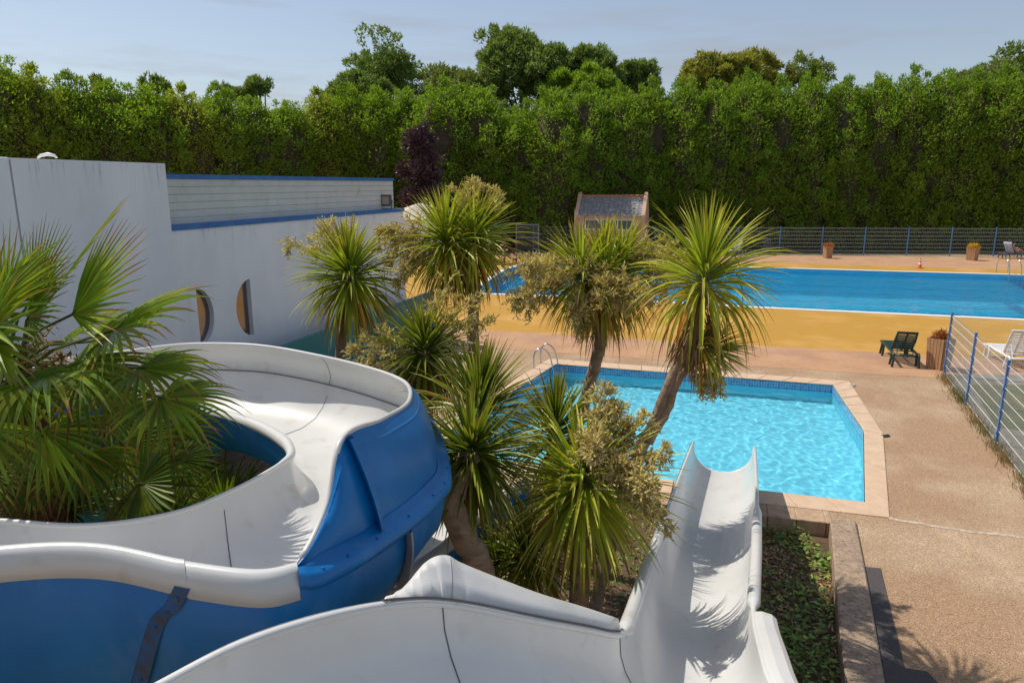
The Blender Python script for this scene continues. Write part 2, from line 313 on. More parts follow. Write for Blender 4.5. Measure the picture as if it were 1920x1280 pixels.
xs=[p[0] for p in wl]; ys=[p[1] for p in wl]
def inside(x,y):
    c=False
    for i in range(len(wl)):
        (x1,y1),(x2,y2)=wl[i-1],wl[i]
        if (y1>y)!=(y2>y) and x<(x2-x1)*(y-y1)/(y2-y1)+x1: c=not c
    return c
st=.035; nx=int((max(xs)-min(xs))/st)+2; ny=int((max(ys)-min(ys))/st)+2
from mathutils import noise as mn
X=[min(xs)-st+st*i for i in range(nx+2)]; Y=[min(ys)-st+st*j for j in range(ny+2)]
vs=[(x,y,-.18+.010*mn.noise(V((x*3.4,y*3.4,0)))*.8+.0036*mn.noise(V((x*8,y*8,3)))) for y in Y for x in X]
w_=len(X); fs=[]
for j in range(len(Y)-1):
    for i in range(w_-1):
        if inside(X[i]+st/2,Y[j]+st/2): fs.append((j*w_+i,j*w_+i+1,(j+1)*w_+i+1,(j+1)*w_+i))
wo=MB(); wo.add(vs,fs); wo=wo.build('water',M['water'],None,smooth=True); tag(wo,kind='structure'); wo.cycles.is_caustics_caster=True
for ch in ps.children:
    if ch.name.startswith('basin') or ch.name.startswith('tile'): ch.cycles.is_caustics_receiver=True
sd.cycles.is_caustics_light=True
nt_=M['water'].node_tree
for n in list(nt_.nodes):
    if n.type!='OUTPUT_MATERIAL': nt_.nodes.remove(n)
g_=nt_.nodes.new('ShaderNodeBsdfGlass'); g_.inputs['IOR'].default_value=1.33; g_.inputs['Roughness'].default_value=0; g_.inputs[0].default_value=(.88,.97,.99,1)
nt_.links.new(g_.outputs[0],[n for n in nt_.nodes if n.type=='OUTPUT_MATERIAL'][0].inputs[0])

# big pool
pb = empty('swimming_pool', BIG[2], 'large deep blue swimming pool with white rim on the yellow deck', 'pool')
BC = Vector((sum(p.x for p in BIG), sum(p.y for p in BIG), 0)) / len(BIG)
def inset(loop, d):
    n = len(loop); res = []
    for i in range(n):
        p0, p1, p2 = loop[i - 1], loop[i], loop[(i + 1) % n]; d1 = (p1 - p0).normalized(); d2 = (p2 - p1).normalized()
        n1 = Vector((-d1.y, d1.x, 0)); n2 = Vector((-d2.y, d2.x, 0)); s = 1 if sum((loop[k].x * loop[(k + 1) % n].y - loop[(k + 1) % n].x * loop[k].y) for k in range(n)) > 0 else -1
        b = (n1 + n2); b = b / max(.4, b.length_squared / 2) ; res.append(p1 + b * d * s)
    return res
BIN = inset(BIG, .32)
basin([(p.x, p.y) for p in BIN], 1.6, M['basin2'], 'basin', pb)
coping(BIN, BIG, .035, .12, 200, M['white_plain'], 'rim', pb, gap=0)
# overflow line on the far wall and lane lines on the floor
m = MB()
a, b = BIN[6], BIN[4]; ln = MB()
for k in range(1, 6):
    f = k / 6; p0 = BIN[2].lerp(BIN[6], f) + Vector((0, 0, 0)); p1 = BIN[3].lerp(BIN[4], f); dd = (p1 - p0).normalized(); nv = Vector((-dd.y, dd.x, 0)) * .13; p0 = p0 + dd * -8
    ln.add([(p.x, p.y, -1.594) for p in (p0 - nv, p1 - nv, p1 + nv, p0 + nv)], [(0, 1, 2, 3)])
q0 = gp(1838, 534, -1.59); q1 = gp(1925, 590, -1.59); dd = (q1 - q0).normalized(); nv = Vector((-dd.y, dd.x, 0)) * .3
ln.add([(p.x, p.y, -1.588) for p in (q0 - nv, q1 - nv, q1 + nv, q0 + nv)], [(0, 1, 2, 3)])
ln.build('lane_line', M['lane'], pb)
watersheet([(p.x, p.y) for p in BIN], -.10, M['water2'], .3, 'pool_water')
# block ledge in front of the near coping
lg = MB(); tot = (wl0 - SOUT[4]).length; k = int(tot / .42)
for j in range(k + 1):
    p0 = SOUT[4] + nd * min(tot, (j * .42 + .004)); p1 = SOUT[4] + nd * min(tot, ((j + 1) * .42 - .004))
    if (p1 - p0).length < .05: continue
    q = [p0 + nn * .005, p1 + nn * .005, p1 + nn * LEDGE, p0 + nn * LEDGE]
    lg.add([(p.x, p.y, -.36) for p in q] + [(p.x, p.y, .012) for p in q], [(0, 1, 2, 3), (7, 6, 5, 4), (0, 4, 5, 1), (1, 5, 6, 2), (2, 6, 7, 3), (3, 7, 4, 0)])
o = lg.build('block_ledge', M['block'], None, bevel=.012); tag(o, 'low ledge of beige concrete blocks under the near edge of the small pool', 'block ledge')
bm = bmesh.new(); bm.from_mesh(o.data); bmesh.ops.recalc_face_normals(bm, faces=bm.faces[:]); bm.to_mesh(o.data); bm.free()
# stone border wall, flush at its far end, standing .28 m above the deck nearer by
wm = MB(); HZ = .28
A = [led_r, wallR[0] * 1.0]; ys = 8.72
def wl_at(lst, py, z):  # interpolate pixel lines
    pts = lst; 
    for i in range(len(pts) - 1):
        if pts[i][1] <= py <= pts[i + 1][1]:
            f = (py - pts[i][1]) / (pts[i + 1][1] - pts[i][1]); return gp(pts[i][0] + f * (pts[i + 1][0] - pts[i][0]), py, z)
LP = [(1556, 975), (1575, 1180), (1588, 1300), (1612, 1520)]; RP = [(1603, 968), (1622, 1062), (1660, 1280), (1702, 1520)]
def wallseg(y0, y1, z, zb, n):
    rows = []
    for i in range(n + 1):
        py = y0 + (y1 - y0) * i / n; a = wl_at(LP, py, z); b = wl_at(RP, max(py, 968), z); jt = random.uniform(-.008, .008)
        rows.append([Vector((a.x + .001, a.y, zb)), Vector((a.x + jt, a.y, z - .015)), a + Vector((.02 + jt, 0, 0)), a.lerp(b, .5) + Vector((0, 0, random.uniform(0, .006))), b + Vector((-.02, 0, 0)), Vector((b.x, b.y, z - .015)), Vector((b.x, b.y, zb))])
    wm.grid(rows); wm.add(rows[0], [tuple(range(7))]); wm.add(rows[-1], [tuple(range(7))[::-1]])
wallseg(975, 1500, .05, -.36, 16)
ds = [gp(1620, 1062), gp(1652, 1065), gp(1672, 1150), gp(1697, 1252), gp(1738, 1258), gp(1764, 1284), gp(1800, 1340), gp(1690, 1400), gp(1660, 1280)]  # cast shadow painted as a dark flat sheet, palm shadow at its near end
tag(poly_sheet([ds], .004).build('shadow_strip', mat('shadow_gravel', (.085, .075, .072), .9, (.05, .045, .045), 50, bump=.4, bscale=60)), kind='structure')
o = wm.build('border_wall', M['wallstone']); tag(o, 'weathered low stone border wall between the planting bed and the gravel deck', 'wall')
bm = bmesh.new(); bm.from_mesh(o.data); bmesh.ops.recalc_face_normals(bm, faces=bm.faces[:]); bm.to_mesh(o.data); bm.free()

# ------------------------------------------------------------------ spiral slide
def P(px, py, z): return gp(px, py, z)
def up(p, dz): return Vector((p.x, p.y, p.z + dz))
ST = [  # inner rim, outer rim, guard top
 (P(-260, 950, 2.97), P(-280, 1062, 3.33), None), (P(0, 973, 2.96), P(0, 1024, 3.31), None), (P(170, 982, 2.94), P(180, 1019, 3.31), None), (P(330, 958, 2.93), P(345, 1050, 3.27), None),
 (P(440, 915, 2.92), P(480, 1066, 3.24), None), (P(505, 880, 2.92), P(556, 1053, 3.22), P(556, 1052, 3.22)),
 (P(532, 862, 2.93), P(600, 1040, 3.19), P(614, 940, 3.40)), (P(545, 848, 2.94), P(694, 990, 3.13), P(641, 820, 3.68)), (P(540, 830, 2.94), P(790, 916, 3.05), P(712, 786, 3.56)), (P(524, 815, 2.94), P(814, 868, 3.02), P(764, 752, 3.44)),
 (P(495, 798, 2.94), None, dp(756, 716, 6.1)), (P(465, 786, 2.94), None, dp(690, 690, 6.6)), (P(430, 776, 2.93), None, dp(600, 668, 7.15)), (P(395, 767, 2.92), None, dp(500, 650, 7.55)),
 (P(350, 755, 2.91), None, dp(420, 645, 7.75)), (P(285, 742, 2.90), None, dp(330, 647, 8.05)), (P(190, 730, 2.90), None, dp(210, 662, 8.3)), (P(30, 722, 2.88), None, dp(20, 684, 8.5)), (P(-150, 730, 2.86), None, dp(-170, 705, 8.6))]
Ip, Op, Gp = [], [], []
for i, (a, b, g) in enumerate(ST):
    if b is None:
        dr = Vector((g.x - a.x, g.y - a.y, 0)).normalized(); b = g + dr * .10; b.z = g.z - .33
    if g is None: g = b.copy()
    Ip.append(a); Op.append(b); Gp.append(g)
NS = 8
I_, O_, G_ = catmull(Ip, NS), catmull(Op, NS), catmull(Gp, NS)
for i in range(5 * NS): G_[i] = O_[i]
K = len(I_)
def sect(i):
    a, b = I_[i], O_[i]; w_ = Vector((b.x - a.x, b.y - a.y, 0)); W = w_.length; w_.normalize(); return a, b, w_, W
def inner_pts(i):
    a, b, w_, W = sect(i); fz = min(a.z, b.z) - .36; pts = []
    for u, k in ((.0, 0), (.03, .28), (.08, .62), (.17, .9), (.3, 1), (.5, 1.03), (.68, 1), (.82, .85), (.91, .6), (.97, .3), (1, 0)):
        top = a.z if u < .5 else b.z; q = a + w_ * (W * u); q.z = top - (top - fz) * k; pts.append(q)
    return pts
def hull_pts(i, o=0.0):
    a, b, w_, W = sect(i); lo = min(a.z, b.z) - (.46 if i > 3 * NS else .46 + .3 * (1 - i / (3 * NS))); pts = []
    for x, z in ((W + .075 + o, b.z - .10), (W + .085 + o, b.z - .22), (W + .05 + o, b.z - .36), (W - .04 + o, lo + .10 - o), (W - .20, lo - .02 - o), (W * .5, lo - .06 - o), (.2, lo - .02 - o), (.02 - o, lo + .1), (-.04 - o, lo + .28), (-.055 - o, a.z - .03)):
        q = a + w_ * x; q.z = z; pts.append(q)
    return pts
mid = I_[len(I_) // 2]
sp = empty('spiral_slide', Vector((mid.x, mid.y, 0)), 'curved water slide with white trough and glossy blue outer shell looping round the fan palm', 'water slide')
m = MB(); m.grid([inner_pts(i) for i in range(K)]); m.build('trough', M['white'], sp, smooth=True)
m = MB(); m.grid([hull_pts(i)[::-1] for i in range(K)]); m.build('outer_shell', M['blue'], sp, smooth=True)
# rolled inner rim
m = MB(); pts = [I_[i] + Vector((0, 0, .0)) for i in range(K)]; rr = [.018 + .034 * min(1, max(0, (i - 5.5 * NS) / (3 * NS))) for i in range(K)]; m.tube([p - Vector((0, 0, r_ * .6)) for p, r_ in zip(pts, rr)], rr, 10); m.build('inner_rim', M['white'], sp, smooth=True)
# outer rim flange: white on the near side, blue ridge under the guard
e5 = 5 * NS
def flange(i, big=False):
    a, b, w_, W = sect(i); r = []
    prof = ((-.012, -.02), (0, .006), (.025, .012), (.05, .004), (.068, -.018), (.08, -.06), (.09, -.145), (.07, -.148)) if not big else ((.03, .03), (.045, .03), (.06, .0), (.12, -.01), (.15, -.03), (.155, -.07), (.13, -.10), (.05, -.11))
    rf_ = min(1, max(0, (i - e5) / NS)) if big else 1
    for x, z in prof:
        q = b + w_ * (x if not big else .02 + (x - .02) * (.55 + .45 * rf_)); q.z = b.z + (z if not big or z < 0 else z * rf_); r.append(q)
    return r
e5 = 5 * NS
m = MB(); m.grid([flange(i)[::-1] for i in range(0, 3 * NS + 1)]); m.build('rim', M['white'], sp, smooth=True)
m = MB(); m.grid([[p + Vector((0, 0, -.006)) for p in flange(i)[::-1]] for i in range(3 * NS, e5 + 1)]); m.build('rim', M['white'], sp, smooth=True)
# raised guard: white inside, blue outside
def guard_pts(i, o=0.0):
    a, b, w_, W = sect(i); g = G_[i]; b2 = b + w_ * o; g2 = g + w_ * o; md = b2.lerp(g2, .5) + w_ * (.07 * min(1, (g.z - b.z) / .4)); q1 = b2.lerp(md, .5) + w_ * .02; q2 = md.lerp(g2, .5) + w_ * .02
    return [b2 + Vector((0, 0, .004)), q1, md, q2, g2]
m = MB(); m.grid([guard_pts(i) for i in range(e5, K)]); m.build('guard', M['white'], sp, smooth=True)
m = MB(); m.grid([guard_pts(i, .028)[::-1] for i in range(e5, K)]); m.build('guard_shell', M['blue'], sp, smooth=True)
m = MB(); m.tube([guard_pts(i, .012)[4] for i in range(e5 + 1, K)], .017, 8); m.build('guard_rim', M['white'], sp, smooth=True)
m = MB(); m.grid([[guard_pts(i, .03)[4] + Vector((0, 0, -.002)), guard_pts(i, .045)[4] + Vector((0, 0, -.03)), guard_pts(i, .042)[4].lerp(guard_pts(i, .05)[2], .28)][::-1] for i in range(e5 + NS, K)]); m.build('guard_band', M['blue'], sp, smooth=True)
# vertical stiffening rib on the guard, joint flanges on the hull
def strip(rowA, rowB, th, mm, name, parent):
    m = MB(); rows = []
    for p, q in zip(rowA, rowB): rows.append([p, q])
    m.grid(rows); return m.build(name, mm, parent, smooth=True, solid=th)
ir = 7 * NS + 1
def rib_at(i, ww, o1, fn=guard_pts):
    a, b, w_, W = sect(i); t_ = (O_[min(i + 1, K - 1)] - O_[i - 1]).normalized(); pr = fn(i, .03); pr = [Vector(p) for p in catmull(pr, 4)]; m = MB()
    m.grid([[p - t_ * ww, p - t_ * ww + w_ * o1, p + t_ * ww + w_ * o1, p + t_ * ww] for p in pr]); return m, pr, t_, w_
m, pr, t_, w_ = rib_at(ir, .02, .07); bm_ = m
for k in range(1, len(pr) - 1, 3):
    c = pr[k] + t_ * .02 + w_ * .04; bm_.tube([c, c + t_ * .008], .009, 6)
m.build('rib', M['blue'], sp)
bm_ = MB(); bm_.grid([flange(i, True)[::-1] for i in range(e5, K)])
for i in range(e5 + 8, K - 2 * NS, 4):
    f = flange(i, True); c = f[3]; bm_.tube([c, c + Vector((0, 0, .008))], .008, 6)
bm_.build('shell_ridge', M['blue'], sp, smooth=True)
def hull_joint(i, wdt, out_, mm, name, bolts=False, slant=0):
    of_ = [0, 1.3, 3, 5.5, 6, 6, 6, 6, 6, 6]; hp = lambda f, o, j: hull_pts(int(f), o)[j].lerp(hull_pts(int(f) + 1, o)[j], f - int(f)); h0 = [hp(max(0, i - slant * of_[j]), .0, j) for j in range(10)]; ii = int(i); t_ = (O_[ii + 1] - O_[ii - 1]).normalized(); h1 = [hp(max(0, i - slant * of_[j]), out_, j) for j in range(10)]; m = MB(); h0 = catmull(h0[:7], 4); h1 = catmull(h1[:7], 4)
    m.grid([[p - t_ * wdt, q - t_ * wdt, q + t_ * wdt, p + t_ * wdt] for p, q in zip(h0, h1)]); 
    for k in range(2, len(h1) - 2, 3) if bolts else ():
        d = (h1[k] - (I_[ii] + O_[ii]) / 2).normalized(); m.tube([h1[k], h1[k] + d * .008], .009, 6)
    return m.build(name, mm, sp)
M['bluedark'] = mat('stained_blue', (.01, .085, .23), .55, (.04, .055, .08), 9, .4, .6, 8, .2, 20)
hull_joint(3 * NS - .5, .04, .014, M['bluedark'], 'joint_flange', True, 1)
hull_joint(7 * NS + 4, .012, .07, M['galv'], 'support_bracket'); hull_joint(14 * NS, .02, .05, M['blue'], 'joint_flange')
# seam lines
sm = MB()
sm.tube([O_[i] + Vector((0, 0, .006)) - (O_[i] - I_[i]).normalized() * .012 for i in range(8 * NS, K)], .006, 5)
for i in (3 * NS + 6,):
    pr = inner_pts(i); sm.tube([p + Vector((0, 0, .003)) for p in pr[1:-1]], .0035, 5)
pr = inner_pts(12 * NS); sm.tube([p + Vector((0, 0, .002)) for p in pr[3:-1]], .003, 4); pr = guard_pts(12 * NS); sm.tube([p - Vector((.003, .004, 0)) for p in pr], .002, 4)
sm.build('seam', M['joint'], sp)
# lower lap of the same slide, passing under the loop
LR = [gp(985, 905, 1.8), gp(930, 938, 1.8), gp(842, 1018, 1.78), gp(760, 1078, 1.76), gp(690, 1130, 1.74), gp(600, 1200, 1.7), gp(470, 1300, 1.62)]
rr_ = catmull(LR, 6); rows = []; hr = []; kk = len(rr_)
for i, p in enumerate(rr_):
    t_ = (rr_[min(i + 1, kk - 1)] - rr_[max(i - 1, 0)]); t_.z = 0; t_.normalize(); n_ = Vector((t_.y, -t_.x, 0)) 
    row = []
    for u, dz in ((0, 0), (.05, -.1), (.12, -.22), (.25, -.31), (.45, -.34), (.7, -.34), (.9, -.3), (1.05, -.2), (1.12, -.1), (1.16, .05)): row.append(p + n_ * u + Vector((0, 0, dz)))
    rows.append(row); hr.append([p - n_ * .05 + Vector((0, 0, -.02)), p - n_ * .06 + Vector((0, 0, -.15)), p + Vector((0, 0, -.32)), p + n_ * .2 + Vector((0, 0, -.44)), p + n_ * .6 + Vector((0, 0, -.48)), p + n_ * 1.1 + Vector((0, 0, -.35)), p + n_ * 1.2 + Vector((0, 0, 0))])
MB().grid(rows).build('lower_trough', M['white'], sp, smooth=True); MB().grid([r[::-1] for r in hr]).build('lower_shell', M['blue'], sp, smooth=True)
MB().tube([p + Vector((0, 0, -.01)) for p in rr_], .062, 10).build('lower_rim', M['white'], sp, smooth=True)
# steel posts carrying the spiral
for q in (O_[9 * NS], O_[12 * NS + 3], O_[3 * NS], O_[15 * NS]):
    c = q + (I_[0] * 0); c = Vector((q.x, q.y, 0)); 
    near = min(range(K), key=lambda j: (O_[j] - q).length); c = (I_[near] * .35 + O_[near] * .65)
    MB().tube([Vector((c.x, c.y, -.36)), Vector((c.x, c.y, c.z - .55))], .07, 14).build('support_post', M['galv'], sp, smooth=True)
# ------------------------------------------------------------------ straight slide
CL = [P(-40, 1500, 3.14), P(150, 1368, 3.12), P(300, 1283, 3.1), P(450, 1207, 3.12), P(600, 1158, 3.10), P(740, 1131, 3.0), P(850, 1131, 2.88), P(1000, 1160, 2.66), P(1100, 1178, 2.42), P(1162, 1188, 2.22), P(1180, 1160, 2.02), P(1203, 1092, 1.8), P(1220, 1045, 1.62), P(1237, 1000, 1.45), P(1270, 905, 1.05), P(1300, 828, .70)]
CR = [Vector((-1.9, 1.05, 2.95)), Vector((-1.5, 1.15, 2.9)), Vector((-1.15, 1.3, 2.85)), Vector((-.8, 1.45, 2.8)), Vector((-.35, 1.6, 2.75)), Vector((.15, 1.75, 2.7)), Vector((.65, 2.0, 2.6)), Vector((1.15, 2.45, 2.45)), Vector((1.5, 3.0, 2.3)), P(1445, 1290, 2.1), P(1420, 1215, 1.95), P(1408, 1150, 1.78), P(1411, 1085, 1.62), P(1415, 1010, 1.45), P(1416, 918, 1.05), P(1413, 838, .70)]
n2 = 6; cl, cr = catmull(CL, n2), catmull(CR, n2); k2 = len(cl)
ss = empty('straight_slide', Vector((1.5, 5.5, 0)), 'plain white slide with a straight chute ending over the small pool', 'water slide')
def cpts(i, o=0.0):
    a, b = cl[i], cr[i]; w_ = b - a; W = w_.length; w_ = w_ / W; f = i / (k2 - 1); dpt = .50 if f < .75 else .50; pts = []
    for j in range(15):
        th = pi * j / 14; u = .5 - .5 * cos(th) ; sd = sin(th) ** .8
        q = a + w_ * (W * u); q.z = a.z + (b.z - a.z) * u - (dpt + o) * sd; q = q + w_ * (o * (-1 if u < .5 else 1)) * abs(cos(th)); pts.append(q)
    return pts
MB().grid([cpts(i) for i in range(k2)]).build('chute', M['white'], ss, smooth=True)
MB().grid([cpts(i, .03)[::-1] for i in range(k2)]).build('chute_underside', M['white'], ss, smooth=True)
def rad(i, a0=9.5 * n2, a1=13.2 * n2): return .05 if a0 < i < a1 else .02
m = MB(); m.tube([cl[i] + Vector((0, 0, -.005)) for i in range(0, k2)], [.022 if i < 9.4 * n2 else (.055 if i < 13.3 * n2 else .022) for i in range(k2)], 10); m.build('rim', M['white'], ss, smooth=True)
m = MB(); m.tube([cr[i] + (cr[i] - cl[i]).normalized() * .02 for i in range(0, k2)], [.022 if i < 11.2 * n2 else (.055 if i < 13.6 * n2 else .024) for i in range(k2)], 10); m.build('rim', M['white'], ss, smooth=True)
m = MB(); pe = cpts(k2 - 1, .012); m.tube(pe, .02, 8); m.build('end_lip', M['white'], ss, smooth=True)
# splash guard panel
gl = [(728, 1131, 0), (765, 1093, .09), (800, 1053, .15), (835, 1041, .19), (872, 1059, .2), (1000, 1109, .2), (1100, 1140, .17), (1159, 1160, .13)]
base = [cl[int(round(i))] for i in np.linspace(4.9 * n2, 9 * n2, 40)]
def near_on(px):
    return min(range(int(4.8 * n2), int(9 * n2) + 1), key=lambda j: abs((960 + FPX * cl[j].x / (cl[j].y * cos(PITCH) + (H - cl[j].z) * sin(PITCH))) - px))
rows = []
tp = catmull([Vector((a, b, c)) for a, b, c in gl], 5); bt = catmull([Vector(v) for v in ((728, 0, 0), (770, 0, 0), (815, 0, 0), (845, 0, 0), (880, 0, 0), (1000, 0, 0), (1100, 0, 0), (1162, 0, 0))], 5)
for t_, b_ in zip(tp, bt):
    b0 = cl[near_on(b_.x)] + Vector((0, 0, .024)); top = dp(t_.x, t_.y, b0.y + t_.z)
    rows.append([b0, b0.lerp(top, .33) + Vector((0, .02, .012)), b0.lerp(top, .66) + Vector((0, .02, .012)), top, top + Vector((0, .035, -.02)), top + Vector((0, .04, -.07))])
MB().grid([r[::-1] for r in rows]).build('splash_panel', M['white'], ss, smooth=True, solid=.008)
sm = MB(); sm.tube([r[0] + Vector((0, -.012, .008)) for r in rows], .006, 5); sm.tube([rows[17][0] + Vector((0, -.01, .01)), rows[17][1] + Vector((0, -.01, .0)), rows[17][2] + Vector((0, -.01, .0)), rows[17][3] + Vector((0, -.008, .0))], .002, 4)
for st in (5.9, 9.1):
    pr = cpts(int(st * n2)); sm.tube([p + Vector((0, -.002, .003)) for p in pr[0:10]], .0035, 5)
sm.build('seam', M['joint'], ss)
# side box on the right edge
rows = []
for i in range(int(9.0 * n2), int(11.1 * n2) + 1):
    a = cr[i] + Vector((0, 0, .0)); w_ = (cr[i] - cl[i]); w_.z = 0; w_.normalize(); ww = .20
    rows.append([a + Vector((0, 0, -.02)), a + w_ * .03 + Vector((0, 0, .03)), a + w_ * .08 + Vector((0, 0, .045)), a + w_ * (ww - .05) + Vector((0, 0, .04)), a + w_ * (ww - .01) + Vector((0, 0, .01)), a + w_ * ww + Vector((0, 0, -.05)), a + w_ * (ww + .01) + Vector((0, 0, -.45))])
m = MB(); m.grid([r[::-1] for r in rows]); m.add(rows[-1] + [rows[-1][0] + Vector((0, 0, -.4))], [tuple(range(8))]); m.build('side_cover', M['white'], ss, smooth=False, bevel=.01)
for i in (int(12.3 * n2), int(14.2 * n2)):
    for q in (cl[i], cr[i]):
        pass
    c = (cl[i] + cr[i]) / 2; MB().tube([Vector((c.x, c.y, -.36)), Vector((c.x, c.y, c.z - .54))], .06, 12).build('support_post', M['galv'], ss, smooth=True)


jt = [gp(1667, 972), gp(1750, 985), gp(1840, 998), gp(2000, 1016)]; js = []
for k, p in enumerate(catmull(jt, 8)): js.append(p + V((0, random.uniform(-.02, .02), 0)))
M['pale'] = M.get('pale'); mj = mat('cement_joint', (.55, .46, .38), .9, (.36, .27, .19), 14, .4, .6, 8, .3, 60)
tag(MB().grid([[V((p.x, p.y - .045, .004)), V((p.x, p.y + .045 + random.uniform(-.02, .02), .004))] for p in js]).build('pavement_joint', mj), kind='structure')
jt2 = [gp(940, 655), gp(1250, 677), gp(1590, 700)]; 


# ------------------------------------------------------------------ building with blue trim
UD = Vector((3.0, 10.4, 0)).normalized(); UN = Vector((UD.y, -UD.x, 0)); W0 = Vector((-3.6, 24, 0))
def wallpt(px, py):
    d = raydir(px, py); t = (W0.dot(UN)) / (d.dot(UN)); return Vector((d.x * t, d.y * t, H + d.z * t))
def wbox(mb, s0, s1, n0, n1, z0, z1, mi=0):      # box along the wall axis
    c = [W0 + UD * s + UN * n for s in (s0, s1) for n in (n0, n1)]; q = [c[0], c[1], c[3], c[2]]
    mb.add([(p.x, p.y, z0) for p in q] + [(p.x, p.y, z1) for p in q], [(3, 2, 1, 0), (4, 5, 6, 7), (0, 1, 5, 4), (1, 2, 6, 5), (2, 3, 7, 6), (3, 0, 4, 7)][::1], None, mi)
def fixn(o):
    bm = bmesh.new(); bm.from_mesh(o.data); bmesh.ops.recalc_face_normals(bm, faces=bm.faces[:]); bm.to_mesh(o.data); bm.free(); return o
bd = empty('poolside_building', W0 + UN * -4 + UD * -8, 'white rendered building with blue trims and two half-moon windows left of the pools', 'building')
SL = (wallpt(304, 430) - W0).dot(UD)
ms = mat('rain_streak', (.55, .55, .53), .9, (.72, .72, .72), 6, .4, .6)
def streaks(mb, s0, s1, n_, z0, cnt_, seed):
    R = random.Random(seed)
    for k in range(cnt_):
        s_ = R.uniform(s0, s1); L0 = R.uniform(.05, .65); wv = R.uniform(.006, .02)
        mb.add([W0 + UD * s_ + UN * n_ + V((0, 0, z0)), W0 + UD * (s_ + wv) + UN * n_ + V((0, 0, z0)), W0 + UD * (s_ + wv * .6) + UN * n_ + V((0, 0, z0 - L0))], [(0, 1, 2)], None, 1)
# main wall front with two recessed half-moon openings
def halfmoon(pxs, side):
    (xa, ya), (xb, yb), bulge = pxs; A_ = wallpt(xa, ya); B_ = wallpt(xb, yb); sA = (A_ - W0).dot(UD); sB = (B_ - W0).dot(UD); sm_ = (sA + sB) / 2; zc = (A_.z + B_.z) / 2; rz = (A_.z - B_.z) / 2; rs = (wallpt(*bulge) - W0).dot(UD) - sm_
    return [(sm_ + rs * cos(t), zc + rz * sin(t)) for t in np.linspace(pi / 2, -pi / 2, 17)]
hm1 = halfmoon(((370, 541), (374, 650), (402, 596)), 1); hm2 = halfmoon(((470, 522), (475, 628), (443, 580)), -1)
sheet = [(SL - 3, -.4), (0, -.4), (0, 4.2), (SL - 3, 4.2)]
def sheet_poly(loops, off):
    L3 = [[Vector((a, b, 0)) for a, b in lp] for lp in loops]; fl = [p for lp in L3 for p in lp]; m = MB(); m.add([W0 + UD * p.x + UN * off + Vector((0, 0, p.y)) for p in fl], [tuple(t) for t in tessellate_polygon(L3)]); return m
m = sheet_poly([sheet, hm1, hm2], 0)
wbox(m, SL - 3, 0, -9, -.3, -.4, 4.2)
m2 = MB(); c = [W0 + UD * 0 + UN * n for n in (-.31, 0)]; m.add([(c[0].x, c[0].y, -.4), (c[1].x, c[1].y, -.4), (c[1].x, c[1].y, 4.2), (c[0].x, c[0].y, 4.2)], [(0, 1, 2, 3)])
c = [W0 + UD * (SL - 3), W0 + UD * 0]; m.add([c[0] + UN * -.31 + Vector((0, 0, 4.2)), c[1] + UN * -.31 + Vector((0, 0, 4.2)), c[1] + Vector((0, 0, 4.2)), c[0] + Vector((0, 0, 4.2))], [(0, 1, 2, 3)])
streaks(m, SL + .2, -.1, .003, 4.13, 60, 9); fixn(m.build('wall', [M['render'], ms], bd))
for hm in (hm1, hm2):
    m = MB(); n = len(hm); f = [W0 + UD * a + Vector((0, 0, b)) for a, b in hm]; b_ = [p - UN * .13 for p in f]; m.add(f + b_, [(i, (i + 1) % n, n + (i + 1) % n, n + i) for i in range(n)]); fr = fixn(m.build('window_reveal', M['render'], bd))
    sheet_poly([hm], -.11).build('window_pane', M['bronze'], bd)
# tall block
bl = MB(); wbox(bl, SL - 3.0, SL + .06, -9, .16, -.4, 5.38); streaks(bl, SL - 2.9, SL, .163, 5.35, 26, 8); o = bl.build('tall_block', [M['render'], ms], bd)
bl = MB(); wbox(bl, SL - 14, SL - 3.004, -9, .15, -.4, 5.385); bl.build('tall_block', M['render'], bd, bevel=.02)
# panel wall above, blue copings
pn = MB(); e1 = (wallpt(748, 360) - W0).dot(UD)
for j in range(6):
    z0 = 4.2 + j * .152; wbox(pn, SL - .5, e1, -.42, -.20 - .004 * (j % 2), z0 + .004, z0 + .148)
wbox(pn, SL - .5, e1 - .01, -.6, -.222, 4.2, 5.10)
M['panel'] = mat('white_block', (.62, .63, .60), .8, (.54, .55, .51), 2.5, .3, .7, 8, .5, 9, c3=(.40, .43, .25), s3=1.8, lo3=.6, hi3=.8)
pn.build('panel_wall', M['panel'], bd, bevel=.006)
tr_ = MB(); wbox(tr_, SL - .5, e1 + .02, -.62, -.17, 5.11, 5.2); tr_.build('blue_coping', M['bluetrim'], bd)
tr_ = MB(); wbox(tr_, SL + .07, .03, -.2, .035, 4.13, 4.235); tr_.build('blue_coping', M['bluetrim'], bd)
cr_ = MB(); q = wallpt(38, 306); s0 = SL - 3.0; cr_.tube([W0 + UD * (s0 - .003) + UN * .161 + Vector((0, 0, 5.36)), W0 + UD * (s0 - .003) + UN * .161 + Vector((0, 0, 2))], .003, 5)
cr_.build('wall_crack', M['joint'], bd)
